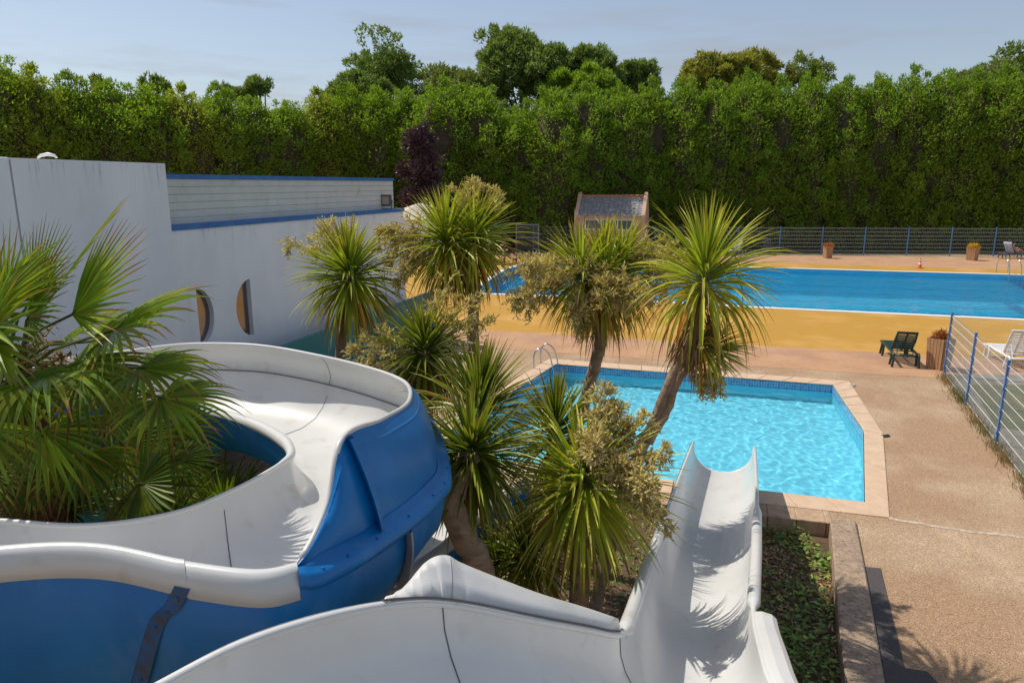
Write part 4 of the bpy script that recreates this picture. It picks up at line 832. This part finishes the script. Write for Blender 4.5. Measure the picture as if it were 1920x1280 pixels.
def put_tree(name, label, x, y, mb, lob, mt, Ht, tr=.25, cat='tree', group=None, trunk_=True):
    o = empty(name, V((x, y, 0)), label, cat, group)
    mb.v = [(a + x, b + y, c) for a, b, c in mb.v]; mb.build('crown', [mt, M['twig']] if any(mb.m) else mt, o)
    t = MB(); t.tube([V((x, y, -.05)), V((x + .1, y, Ht * .35)), V((x, y, Ht * .7))], [tr, tr * .75, tr * .4], 8)
    if lob:
        for c_, r in lob[:7]: t.tube([V((x, y, Ht * .3)), V((x + c_[0] * .5, y + c_[1] * .5, (Ht * .35 + c_[2]) * .55)), V((x + c_[0], y + c_[1], c_[2]))], [tr * .5, tr * .35, tr * .12], 6)
    t.build('trunk', M['trunk'], o, smooth=True); return o
def topz(py, D): return H + D * tan(atan2(640 - py, FPX) - PITCH)
# hedge conifers
protos = []
hl = 'tall bright green conifer in the dense hedge row behind the white building'; hr_ = 'tall green conifer in the dense clipped looking hedge row behind the far mesh fence'
def xat(px, D): return (px - 960) / FPX * (D * cos(PITCH) - 6 * sin(PITCH) * 0 + 0)
left = [(-60, 40, 128), (25, 42, 132), (95, 43.5, 150), (165, 45, 165), (230, 46, 165), (300, 47.5, 172), (365, 49, 178), (430, 51, 190), (490, 53, 196), (550, 55, 198), (610, 57, 196), (665, 58, 185), (715, 58, 180), (770, 58.5, 186), (-150, 39, 120), (-245, 38, 118), (-345, 37, 112), (-450, 36.5, 108), (-560, 36, 100)]
big2 = [(835, 57, 172), (895, 57.5, 178)]
right = [(985, 57, 205), (1035, 56, 182), (1095, 57, 172), (1155, 57.5, 168), (1210, 58, 166), (1270, 58, 170), (1325, 58, 168), (1385, 58, 160), (1440, 58, 165), (1500, 58, 152), (1560, 58, 158), (1620, 58, 165), (1680, 57.5, 150), (1735, 57, 158), (1790, 57, 152), (1845, 56.5, 148), (1900, 56, 140), (1960, 56, 140), (2020, 56, 140)]
variants = {}
cnt = 0
for row, lab, grp, mt in ((left, hl, 'hedge conifers behind the white building', 'hedge'), (big2, 'rounded bright green conifer beside the purple leaved tree', 'rounded conifers in the middle of the hedge', 'hedge'), (right, hr_, 'hedge conifers behind the far fence', 'hedge')):
    pr_ = None; ps_ = []
    for i, (px, D, ty) in enumerate(row):
        x = (px - 960) / FPX * D * .99; Ht = topz(ty, D); v = i % 4
        if len(ps_) < min(4, len(row)):
            mb = conifer_mesh(2.05, 12.0, 100 + len(ps_) + (0 if row is left else 10)); o = put_tree('hedge_conifer', lab, x, D, mb, None, M[mt if v != 2 else 'hedge2'] if row is left else M['hedge'], 12, .2, 'conifer', grp); ps_.append(o); r = o
        else:
            src = ps_[v]; r = src.copy(); COL.objects.link(r)
            for ch in list(src.children): c_ = ch.copy(); COL.objects.link(c_); c_.parent = r
            r.location = (x, D, 0); r.rotation_euler.z = random.uniform(0, 6.28)
        r.scale = (1.08 if row is left else 1.12, 1.08, Ht / 12.0 * random.uniform(.97, 1.02)) if row is not big2 else (1.35, 1.3, Ht / 12.0)
# background trees
def bgt(label, px, D, ty, by, rpx, mt, seed, name='broadleaf_tree', lsz=.36, per=70, lobes=11, nc=34, cat='tree', full=False):
    x = (px - 960) / FPX * D; zt = topz(ty, D); zb = topz(by, D); rz = (zt - zb) / 2; rpx = rpx * 1.12; mb, lob = tree_mesh(rpx / FPX * D, rpx / FPX * D * .8, rz, (zt + zb) / 2, seed, lobes, per, lsz, nc, full=full)
    put_tree(name, label, x, D, mb, lob, M[mt], zt, .35, cat)
bgt('tall dark open crowned tree rising alone behind the hedge left of the big oak', 728, 75, 74, 240, 66, 'oak', 1, lobes=14, nc=20, per=46)
bgt('low dark tree top between the alone standing tall tree and the pines', 640, 78, 156, 240, 50, 'oak', 2, lobes=8, nc=20)
bgt('twiggy pale green tree just right of the tall dark open crowned tree', 848, 72, 112, 240, 72, 'pale', 3, lobes=12, nc=22, per=40)
bgt('largest dark oak with rounded crown above the gap in the hedge', 985, 70, 54, 260, 88, 'oak', 4, lobes=20, nc=40, per=60)
bgt('dark oak crown joined to the right side of the largest oak', 1082, 72, 88, 230, 74, 'oak', 5, lobes=14, nc=34)
bgt('smaller dark tree crown sloping down at the right of the oaks', 1160, 74, 118, 225, 62, 'oak', 6, lobes=9, nc=28)
bgt('light green tree crown in front of the two oaks', 1090, 66, 130, 240, 75, 'hedge', 7, lobes=10, nc=30)
bgt('broad bronze green tree dome behind the hedge right of centre', 1352, 74, 98, 240, 108, 'brownish', 8, lobes=20, nc=34, lsz=.4)
bgt('mid green tree mass low between the twiggy tree and the largest oak', 905, 68, 140, 260, 50, 'pale', 21, lobes=12, nc=34)
bgt('dark green tree crown low at the left foot of the tall open crowned tree', 690, 70, 140, 250, 48, 'oak', 22, lobes=12, nc=34)
bgt('thin pale grey green tree top beside the bronze green dome', 1490, 74, 112, 220, 48, 'pale', 9, lobes=8, nc=14, per=30)
bgt('dark pine top leaning above the hedge at the left', 515, 80, 142, 200, 26, 'oak', 10, 'pine_tree', lobes=7, nc=12, per=30, cat='pine tree')
bgt('flat topped small pine crown left of the leaning pine', 468, 80, 158, 205, 30, 'oak', 11, 'pine_tree', lobes=7, nc=12, per=30, cat='pine tree')
bgt('small dark tree top poking over the left hedge', 328, 70, 143, 195, 20, 'oak', 12, lobes=5, nc=12, per=30)
bgt('tiny dark tree tip above the far left part of the hedge', 222, 68, 142, 180, 11, 'oak', 13, lobes=4, nc=9, per=26)
bgt('tall dark tree crown above the hedge at the far right', 1868, 74, 92, 220, 66, 'oak', 14, lobes=12, nc=28, per=40)
bgt('bushy pale tree crown left of the far right dark crown', 1795, 74, 114, 220, 60, 'pale', 15, lobes=10, nc=22, per=40)
bgt('very dark tree filling the gap low in the middle of the hedge', 940, 64, 165, 400, 40, 'oak', 16, lobes=16, nc=34)
bgt('purple leaved plum tree at the right end of the white building', 797, 50, 232, 430, 34, 'purple', 17, lobes=26, nc=18, per=34, lsz=.26, full=True)


# ------------------------------------------------------------------ fences
def copy_tree(o, loc, rz, label, group=None):
    r = o.copy(); COL.objects.link(r); r.location = loc; r.rotation_euler = (0, 0, rz); r['label'] = label
    if group: r['group'] = group
    for ch in list(o.children):
        c = ch.copy(); COL.objects.link(c); c.parent = r
        for g in list(ch.children): d = g.copy(); COL.objects.link(d); d.parent = c
    return r
def fence_run(p0, d, sp_, n, hgt, o, vs_, rw, rv, wm_, pm_, caps=True, first=True, nh=7):
    nrm = V((-d.y, d.x, 0))
    for k in range(n):
        a = p0 + d * sp_ * k; b = p0 + d * sp_ * (k + 1); m = MB()
        zs = [.06 + (hgt - .12) * j / nh for j in range(nh + 1)]
        for j, z in enumerate(zs): m.tube([V((a.x, a.y, z)), V((b.x, b.y, z))], rw, 4, False)
        nv = int(sp_ / vs_)
        for j in range(nv):
            q = a + d * (vs_ * (j + .5)); pts = [q + V((0, 0, .04))]
            for z in zs[1::2]: pts += [q + V((0, 0, z - .07)), q + nrm * .03 + V((0, 0, z - .035)), q + V((0, 0, z))]
            pts.append(q + V((0, 0, hgt + .01))); m.tube(pts, rv, 3, False)
        m.build('wire_panel', wm_, o)
    for k in range(0 if first else 1, n + 1):
        a = p0 + d * sp_ * k; m = MB(); m.box(a + V((0, 0, hgt / 2 + .02)), (.06, .05, hgt + .04), atan2(d.y, d.x)); m.box(a + V((0, 0, hgt + .045)), (.068, .058, .012), atan2(d.y, d.x))
        for z in (.25, .7, 1.15): m.box(a + V((0, 0, z)) - nrm * .034, (.085, .014, .045), atan2(d.y, d.x))
        m.build('post', pm_, o)
fe = empty('mesh_fence', F0, 'white wire mesh fence with sky blue posts running towards the viewer on the right', 'fence')
fence_run(F0, fd, FSP, 5, 1.66, fe, .052, .0052, .0028, M['wire'], M['postblue'])
fe2 = empty('mesh_fence', F0 + V((.1, 0, 0)), 'white wire mesh fence crossing behind the white lounger from the corner post', 'fence')
fence_run(F0 + V((.08, -.04, 0)), V((.93, -.37, 0)).normalized(), 2.7, 4, 1.60, fe2, .052, .0035, .0026, M['wire'], M['postblue'], first=False)
fe3 = empty('mesh_fence', dp(1300, 478, 52), 'long far wire mesh fence with blue posts along the foot of the tall hedge', 'fence')
a_, b_ = dp(1000, 470, 53.5), dp(1862, 478, 51.0); a_.z = b_.z = 0; d_ = (b_ - a_).normalized(); sp_ = (b_ - a_).length / 11
fence_run(a_, d_, sp_, 13, 2.0, fe3, .12, .011, .007, M['wiregrey'], M['postblue'])
# gate frame at the left end
go = empty('mesh_gate', dp(990, 470, 52.5), 'grey framed mesh gate panel left of the small cabin', 'gate')
m = MB(); A_, B_ = dp(968, 421, 52.6), dp(1010, 421, 52.6); z1 = A_.z; 
for z in (z1, z1 - .95, .1): m.box(V(((A_.x + B_.x) / 2, 52.6, z)), (B_.x - A_.x + .06, .05, .06))
for x in (A_.x, B_.x): m.box(V((x, 52.6, z1 / 2 + .05)), (.06, .054, z1 - .04))
m.build('frame', M['galv'], go); m = MB()
for k in range(1, 26): m.tube([V((A_.x + (B_.x - A_.x) * k / 26, 52.6, .1)), V((A_.x + (B_.x - A_.x) * k / 26, 52.6, z1))], .006, 3, False)
m.build('mesh_panel', M['wiregrey'], go)
# ------------------------------------------------------------------ small cabin
CBX = xat(1152, 53); cb = empty('cabin', V((CBX, 53.6, 0)), 'small pink rendered cabin with grey slate roof in front of the tall hedge', 'cabin')
def cbx(name, boxes, mt, bev=.02, par=None):
    m = MB()
    for c, dd in boxes: m.box(V((CBX, 53.6, 0)) + V(c), dd)
    return m.build(name, mt, par or cb, bevel=bev)
eave, ridge, wdt, dep = 2.78, 4.15, 4.6, 3.2
cbx('wall', [((0, -dep / 2 + .1, .9), (wdt, .2, 1.8)), ((0, -dep / 2 + .1, 2.70), (wdt, .2, .34)), ((-wdt / 2 + .25, -dep / 2 + .1, 2.165), (.5, .196, .73)), ((wdt / 2 - .25, -dep / 2 + .1, 2.165), (.5, .196, .73)), ((0, dep / 2 - .1, 1.4), (wdt, .2, 2.7))], M['pinkwall'])
for sx in (-1, 1):
    m = MB(); x0 = sx * (wdt / 2 + .12); pr = [(-dep / 2 - .12, 0), (dep / 2 + .12, 0), (dep / 2 + .12, eave + .1), (0, ridge + .32), (-dep / 2 - .12, eave + .1)]
    o_ = V((CBX, 53.6, 0)); vs = [o_ + V((x0 - .13, y, z)) for y, z in pr] + [o_ + V((x0 + .13, y, z)) for y, z in pr]; n = 5
    m.add(vs, [(0, 1, 2, 3, 4), (9, 8, 7, 6, 5)] + [(i, (i + 1) % n, n + (i + 1) % n, n + i)[::-1] for i in range(n)]); fixn(m.build('gable_wall', M['pinkwall'], cb, bevel=.03))
m = MB(); R = random.Random(3); o_ = V((CBX, 53.6, 0))
for sy in (-1, 1):
    for r in range(8):
        t0 = r / 8; y0 = -sy * -1 * (dep / 2 + .1) * (1 - t0); z0 = eave + .0 + (ridge - eave) * t0; y1 = sy * (dep / 2 + .1) * (1 - t0 - .15); z1_ = eave + (ridge - eave) * (t0 + .15)
        for c_ in range(15):
            xa = -wdt / 2 + c_ * wdt / 15 + (.15 if r % 2 else 0) * 0; jj = R.uniform(-.01, .01); y00 = sy * (dep / 2 + .1) * (1 - t0)
            m.add([o_ + V((xa + .006, y00, z0 + .03 + jj)), o_ + V((xa + wdt / 15 - .006, y00, z0 + .03 + jj)), o_ + V((xa + wdt / 15 - .006, y1, z1_ + .01)), o_ + V((xa + .006, y1, z1_ + .01)), o_ + V((xa + .006, y00, z0 + jj)), o_ + V((xa + wdt / 15 - .006, y00, z0 + jj))], [(0, 1, 2, 3), (4, 5, 1, 0)])
rf = m.build('roof', M['slate'], cb); m = MB()
for c_ in range(13): xa = -wdt / 2 + c_ * wdt / 13; m.tube([o_ + V((xa, 0, ridge + .02)), o_ + V((xa + wdt / 13 - .02, 0, ridge + .02))], [.12, .10], 10)
m.build('ridge_tiles', M['terra'], rf)
wf = cbx('window', [((0, -dep / 2 + .03, 1.83), (wdt - 1.0, .14, .07)), ((0, -dep / 2 + .06, 2.5), (wdt - 1.0, .1, .05))] + [((x, -dep / 2 + .06, 2.16), (.07, .09, .62)) for x in (-1.77, -.6, .6, 1.77)], M['white_plain'], .005)
cbx('pane', [((x, -dep / 2 + .09, 2.16), (1.1, .02, .6)) for x in (-1.18, 0, 1.18)], M['glass'], 0, wf)
cb.rotation_euler.z = radians(-15)
# pale roofed hut and small play steps left of the big pool
ht = dp(790, 470, 47); ht.z = 0; ho = empty('hut', ht, 'little white hut with pale sloping roof just past the end of the white building', 'hut')
m = MB(); m.box(ht + V((0, 0, 1.45)), (3.0, 2.4, 2.9)); m.build('wall', M['render'], ho, bevel=.02)
m = MB(); m.add([ht + V(v) for v in ((-1.8, -1.5, 2.85), (1.8, -1.5, 2.85), (1.8, 1.5, 3.3), (-1.8, 1.5, 3.3), (0, -.2, 3.85))], [(0, 1, 4), (1, 2, 4), (2, 3, 4), (3, 0, 4), (3, 2, 1, 0)]); m.build('roof', mat('pale_roof', (.55, .48, .38), .8), ho)
st = dp(955, 478, 46); st.z = 0; so_ = empty('play_steps', st, 'wooden steps with dark red handrail beside the left end of the large pool', 'steps')
for k in range(5): m = MB(); m.box(st + V((-.9 + .32 * k, 0, 1.5 - .3 * k)), (.34, 1.0, .06)); m.build('tread', M['wood'], so_)
for k, x in enumerate((-1.0, -.3, .45)):
    for y in (-.5, .5): m = MB(); m.box(st + V((x, y, 1.25 - .28 * k)), (.09, .09, 2.5 - .56 * k)); m.build('post', M['redbrown'], so_)
for y in (-.5, .5): m = MB(); m.tube([st + V((-1.05, y, 2.5)), st + V((.5, y, 1.25))], .05, 8); m.tube([st + V((-1.05, y, 1.9)), st + V((.5, y, .65))], .035, 8); m.build('handrail', M['redbrown'], so_)
m = MB()
for k in range(7): m.box(st + V((-1.3, -.45 + .15 * k, 1.1)), (.05, .11, 2.2))
m.build('plank_wall', M['white_plain'], so_)
# ------------------------------------------------------------------ loungers
def lounger(name, label, loc, rz, mt, ang=58, group=None, cat='sun lounger'):
    o = empty(name, V((0, 0, 0)), label, cat, group); L_, W_, zs = 1.9, .62, .36; pv = .62
    m = MB()
    for sx in (-1, 1):
        pts = [V((sx * W_ / 2, y, z)) for y, z in ((.0, zs - .02), (.5, zs + .0), (1.0, zs), (1.5, zs + .02), (1.9, zs - .03))]; m.tube(catmull(pts, 4), .034, 8)
    for y in (0, 1.9): m.tube([V((-W_ / 2, y, zs - .02)), V((W_ / 2, y, zs - .02))], .032, 8)
    m.tube([V((-W_ / 2, pv, zs - .02)), V((W_ / 2, pv, zs - .02))], .02, 6); m.build('frame', mt, o, smooth=True)
    for y in (.08, 1.5):
        for sx in (-1, 1):
            m = MB(); c = V((sx * (W_ / 2 + .01), y, 0)); ft = .13
            m.tube(catmull([c + V((sx * .02, -.13, .0)), c + V((0, -.12, .2)), c + V((0, -.08, zs)), c + V((0, .08, zs)), c + V((0, .16, .2)), c + V((sx * .02, .19, .0))], 4), .034, 7); m.build('leg', mt, o, smooth=True)
    m = MB()
    for k in range(15): y = pv + .06 + k * (1.86 - pv - .06) / 15; m.box(V((0, y + .03, zs + .015)), (W_ - .02, .055, .022))
    m.box(V((0, (pv + 1.86) / 2, zs + .0)), (.05, 1.86 - pv, .02)); m.build('seat', mt, o, bevel=.004)
    m = MB(); a = radians(ang); BL = .80; ax = V((0, -cos(a), sin(a))); nr = V((0, -sin(a), -cos(a))); b0 = V((0, pv, zs + .02))
    for sx in (-1, 1): m.tube([b0 + V((sx * (W_ / 2 - .06), 0, 0)), b0 + V((sx * (W_ / 2 - .05), 0, 0)) + ax * BL * .5 + nr * .02, b0 + V((sx * (W_ / 2 - .07), 0, 0)) + ax * BL], .03, 8)
    for k in range(9):
        t = .06 + .8 * k / 8.5; c = b0 + ax * BL * t + nr * .02 * sin(t * 3.1)
        m.add([c + V((sx * (W_ / 2 - .07), 0, 0)) + ax * u + nr * w_ for sx in (-1, 1) for u in (-.024, .024) for w_ in (-.01, .012)], [(0, 1, 3, 2), (4, 6, 7, 5), (0, 4, 5, 1), (2, 3, 7, 6), (0, 2, 6, 4), (1, 5, 7, 3)])
    c = b0 + ax * BL * .955; m.add([c + V((sx * (W_ / 2 - .06), 0, 0)) + ax * u + nr * w_ for sx in (-1, 1) for u in (-.05, .045) for w_ in (-.015, .018)], [(0, 1, 3, 2), (4, 6, 7, 5), (0, 4, 5, 1), (2, 3, 7, 6), (0, 2, 6, 4), (1, 5, 7, 3)])
    c = b0 + ax * BL * .5 + nr * .03; m.add([c + V((sx * .025, 0, 0)) + ax * u + nr * w_ for sx in (-1, 1) for u in (-.38, .38) for w_ in (-.008, .012)], [(0, 1, 3, 2), (4, 6, 7, 5), (0, 4, 5, 1), (2, 3, 7, 6), (0, 2, 6, 4), (1, 5, 7, 3)])
    m.tube([b0 + ax * .45 + V((-.2, 0, 0)), V((-.2, .15, zs - .04))], .014, 6); m.tube([b0 + ax * .45 + V((.2, 0, 0)), V((.2, .15, zs - .04))], .014, 6)
    m.build('backrest', mt, o, bevel=.004); o.location = loc; o.rotation_euler.z = rz; return o
lounger('sun_lounger', 'dark green slatted plastic sun lounger seen from behind between the pools', V((11.0, 19.35, .004)), radians(-17), M['green_plastic'], 49)
lw = lounger('sun_lounger', 'white slatted plastic sun lounger behind the mesh fence at the right edge', V((13.95, 18.9, .008)), radians(-14), M['white_plain'], 62)
q = gp(1453, 479); lounger('sun_lounger', 'slate blue empty sun lounger facing the viewer at the foot of the far fence', V((q.x, q.y + 2.0, 0)), radians(172), M['grey_plastic'], 66)
q = gp(1388, 480); lounger('sun_lounger', 'pale grey sun lounger with raised back just right of the tallest palm crown', V((q.x + .4, q.y + 1.0, 0)), radians(120), mat('pale_grey_plastic', (.45, .44, .43), .5), 60)
q = gp(1876, 484); lp_ = lounger('sun_lounger', 'dark sun lounger with a person on it under the far fence at the right', V((q.x, q.y - .2, 0)), radians(-84), M['grey_plastic'], 62)
# towel over its back, person reclining
Tm = Matrix.Translation(lp_.location) @ Matrix.Rotation(radians(-84), 4, 'Z')
a = radians(62); ax = V((0, -cos(a), sin(a))); nr = V((0, -sin(a), -cos(a))); b0 = V((0, .62, .38)); rows = []
for sx in np.linspace(-.36, .36, 9):
    wob = .012 * sin(sx * 18); rows.append([Tm @ (b0 + V((sx, 0, 0)) + ax * t + nr * (n_ + wob)) for t, n_ in ((.25, -.035), (.5, -.035), (.75, -.035), (.84, -.01), (.84, .03), (.7, .05), (.45, .055 + .02 * sx), (.2, .07), (.06 + .06 * sx, .075))])
tag(MB().grid(rows).build('towel', M['towel'], None, smooth=True, solid=.01), 'pale blue towel draped over the backrest of the occupied lounger', 'towel')
def person(Tm):
    J = {'pelvis': (0, .72, .47, .13), 'belly': (0, .60, .62, .115), 'chest': (0, .46, .82, .125), 'neck': (0, .38, 1.0, .05), 'headb': (0, .38, 1.08, .075), 'head': (0, .39, 1.17, .09), 'top': (0, .38, 1.25, .06)}
    for s_, n_ in ((-1, 'l'), (1, 'r')):
        J.update({'sh' + n_: (s_ * .17, .45, .92, .06), 'el' + n_: (s_ * .24, .66, .74, .043), 'wr' + n_: (s_ * .12, .80, .92 if n_ == 'l' else .68, .03), 'pa' + n_: (s_ * .10, .84, .97 if n_ == 'l' else .64, .026),
                  'hip' + n_: (s_ * .09, .78, .47, .095), 'kn' + n_: (s_ * .11, 1.12, .72 if n_ == 'l' else .60, .06), 'cf' + n_: (s_ * .11, 1.24, .60 if n_ == 'l' else .54, .055), 'an' + n_: (s_ * .11, 1.45, .45, .038), 'to' + n_: (s_ * .12, 1.62, .50, .03)})
        for k in range(4): J['f%d%s' % (k, n_)] = (s_ * .10 + (k - 1.5) * .018, .87 + .008 * k, (1.02 if n_ == 'l' else .60), .009)
        J['th' + n_] = (s_ * .10 - s_ * .04, .83, (1.0 if n_ == 'l' else .67), .010)
    E = [('pelvis', 'belly'), ('belly', 'chest'), ('chest', 'neck'), ('neck', 'headb'), ('headb', 'head'), ('head', 'top')]
    for n_ in 'lr': E += [('chest', 'sh' + n_), ('sh' + n_, 'el' + n_), ('el' + n_, 'wr' + n_), ('wr' + n_, 'pa' + n_), ('pelvis', 'hip' + n_), ('hip' + n_, 'kn' + n_), ('kn' + n_, 'cf' + n_), ('cf' + n_, 'an' + n_), ('an' + n_, 'to' + n_), ('pa' + n_, 'th' + n_)] + [('pa' + n_, 'f%d%s' % (k, n_)) for k in range(4)]
    ks = list(J); me = bpy.data.meshes.new('person'); me.from_pydata([tuple(Tm @ V(J[k][:3])) for k in ks], [(ks.index(a), ks.index(b)) for a, b in E], []); me.materials.append(M['skin'])
    o = bpy.data.objects.new('person', me); COL.objects.link(o); sk = o.modifiers.new('skin', 'SKIN'); o.modifiers.new('sub', 'SUBSURF').render_levels = 2
    for i, k in enumerate(ks): me.skin_vertices[0].data[i].radius = (J[k][3], J[k][3]); me.skin_vertices[0].data[i].use_root = (k == 'pelvis')
    sk.use_smooth_shade = True
    tag(o, 'person in dark navy swimwear reclining on the towel draped lounger at the right edge', 'person')
    m = MB(); 
    rows = []
    for t in np.linspace(0, 1, 7):
        th = t * 1.75; r_ = .105 * sin(th) + .002; rows.append([Tm @ V((r_ * cos(a), .375 + r_ * sin(a) - .01, 1.185 + .11 * cos(th) - .02 * max(0, -sin(a)))) for a in np.linspace(0, 2 * pi, 13)[:-1]])
    m.grid(rows, True); h = m.build('hair', M['hair'], o, smooth=True)
    m = MB()
    for y0, z0, r0 in ((.70, .47, .150),): m.tube([Tm @ V((0, .84, .44)), Tm @ V((0, .74, .46)), Tm @ V((0, .64, .57)), Tm @ V((0, .59, .65))], [.15, .165, .150, .13], 14)
    m.build('swimwear', M['navy'], o, smooth=True); m = MB()
    for sx in (-1, 1):
        c = V((sx * .033, .385 + .085, 1.17)); m.tube([Tm @ (c - V((.008, 0, 0))), Tm @ (c + V((.008, 0, 0)))], .008, 6)
    m.build('eye', M['dark'], o); m = MB(); m.tube([Tm @ V((0, .47, 1.16)), Tm @ V((0, .495, 1.125))], [.008, .014], 6); m.build('nose', M['skin'], o, smooth=True)
person(Tm)
# ------------------------------------------------------------------ planters
def planter(loc, s, h, rz, label, pcol, pr_, ph_, seed, plantname):
    o = empty('wooden_planter', V((0, 0, 0)), label, 'planter')
    m = MB(); n = 5
    for side in range(4):
        for k in range(n):
            a = side * pi / 2; u0 = -s / 2 + s * k / n + .006; u1 = u0 + s / n - .012; tb = .82; rot = Matrix.Rotation(a, 3, 'Z'); hh = h + random.uniform(-.01, .01)
            vs = [rot @ V((u * kf, -s / 2 * kf - off, z)) for z, kf in ((0, tb), (hh, 1)) for off in (0, .025) for u in (u0, u1)]
            m.add(vs, [(0, 1, 3, 2), (4, 6, 7, 5), (2, 3, 7, 6), (0, 4, 5, 1), (0, 2, 6, 4), (1, 5, 7, 3)])
    bx = fixn(m.build('box', M['wood'], o)); m = MB(); m.box(V((0, 0, h - .06)), (s - .03, s - .03, .02)); m.build('soil', M['soil'], o)
    m = MB(); R = random.Random(seed)
    for i in range(420):
        d = V((R.gauss(0, 1), R.gauss(0, 1), abs(R.gauss(0, 1)) * ph_ + .1)).normalized(); strap(m, V((0, 0, h - .03)) + d * pr_ * R.uniform(.1, .7), (d + V((R.uniform(-.6, .6), R.uniform(-.6, .6), R.uniform(-.3, .6)))), pr_ * R.uniform(.2, .5), .022, 2, tuple(x * R.uniform(.6, 1.3) for x in pcol), tuple(x * 1.2 for x in pcol), R, 3)
    m.build('plant', M['ground_leaf'], o); o.location = loc; o.rotation_euler.z = rz
q = dp(1757, 700, 19.25); planter(V((q.x, 19.25, .004)), .48, .86, radians(28), 'tall wooden planter with a rusty orange ball of plant beside the near fence corner', (.38, .12, .035), .32, .9, 1, 'x')
q = gp(1551, 484); planter(V((q.x, q.y, .004)), .47, .82, radians(12), 'slim wooden planter with orange brown flowers by the far edge of the large pool', (.5, .17, .03), .45, .45, 2, 'x')
q = gp(1822, 488); planter(V((q.x, q.y, .004)), .58, .86, radians(35), 'wider wooden planter with yellow flowers near the far fence at the right', (.62, .38, .02), .48, .5, 3, 'x')
# ------------------------------------------------------------------ traffic cone
q = gp(1724, 503); co = empty('traffic_cone', V((q.x, q.y, .008)), 'faded orange and white traffic cone on the yellow far edge of the large pool', 'traffic cone')
m = MB(); m.box(V((q.x, q.y, .025)), (.36, .36, .035)); m.build('base', M['orange'], co, bevel=.01)
for z0, z1, mt in ((.04, .24, 'orange'), (.24, .36, 'white_plain'), (.36, .46, 'orange'), (.46, .52, 'white_plain'), (.52, .62, 'orange')):
    r0, r1 = .13 - .17 * z0, .13 - .17 * z1; m = MB(); m.tube([V((q.x, q.y, z0)), V((q.x, q.y, z1))], [r0, r1], 16); m.build('cone_band', M[mt], co, smooth=False)
# ------------------------------------------------------------------ ladders
lo = empty('pool_ladder', gp(1015, 690), 'stainless steel ladder with two curved handrails at the back left corner of the small pool', 'pool ladder')
for (g_, w_) in (((1001, 692), (1036, 690)), ((1014, 682), (1046, 683))):
    G1, P1 = gp(*g_), gp(*w_); dd = (P1 - G1); m = MB()
    m.tube(catmull([G1, up(G1, .35), up(G1 + dd * .12, .52), up(G1 + dd * .42, .58), up(G1 + dd * .8, .40), P1 + V((0, 0, .0)), P1 + dd * .12 + V((0, 0, -.7))], 6), .021, 10); m.tube([G1, up(G1, .012)], .045, 12); m.build('handrail', M['steel'], lo, smooth=True)
lo = empty('pool_ladder', gp(1895, 514), 'steel ladder with two bright handrails on the far side of the large pool', 'pool ladder'); ups = []
for px in (1884, 1906):
    P1 = gp(px, 514.5); G1 = P1 + V((0, .75, 0)); m = MB(); m.tube(catmull([G1, up(G1, .5), up(G1 + V((0, -.15, 0)), .82), up(P1 + V((0, .0, 0)), .84), up(P1 + V((0, -.3, 0)), .5), P1 + V((0, -.38, 0)), P1 + V((0, -.4, -1.0))], 6), .024, 8); m.build('handrail', M['steel'], lo, smooth=True); ups.append(P1)
for z in (-.3, -.6, -.9): m = MB(); m.tube([ups[0] + V((0, -.39, z)), ups[1] + V((0, -.39, z))], .03, 6); m.build('rung', M['steel'], lo)
# small things: cover plates and drain on the deck beside the coping
for px, py, lb in ((1598, 724, 'small grey metal cover plate at the back right corner of the small pool'), (1660, 818, 'small dark metal bracket on the gravel at the clipped corner of the pool coping')):
    q = gp(px, py); m = MB(); m.box(q + V((0, 0, .012)), (.16, .10, .02), .3); m.box(q + V((.05, .01, .028)), (.05, .05, .02), .6); tag(m.build('cover_plate', M['galv'] if py < 800 else M['dark'], None, bevel=.004), lb, 'cover plate')
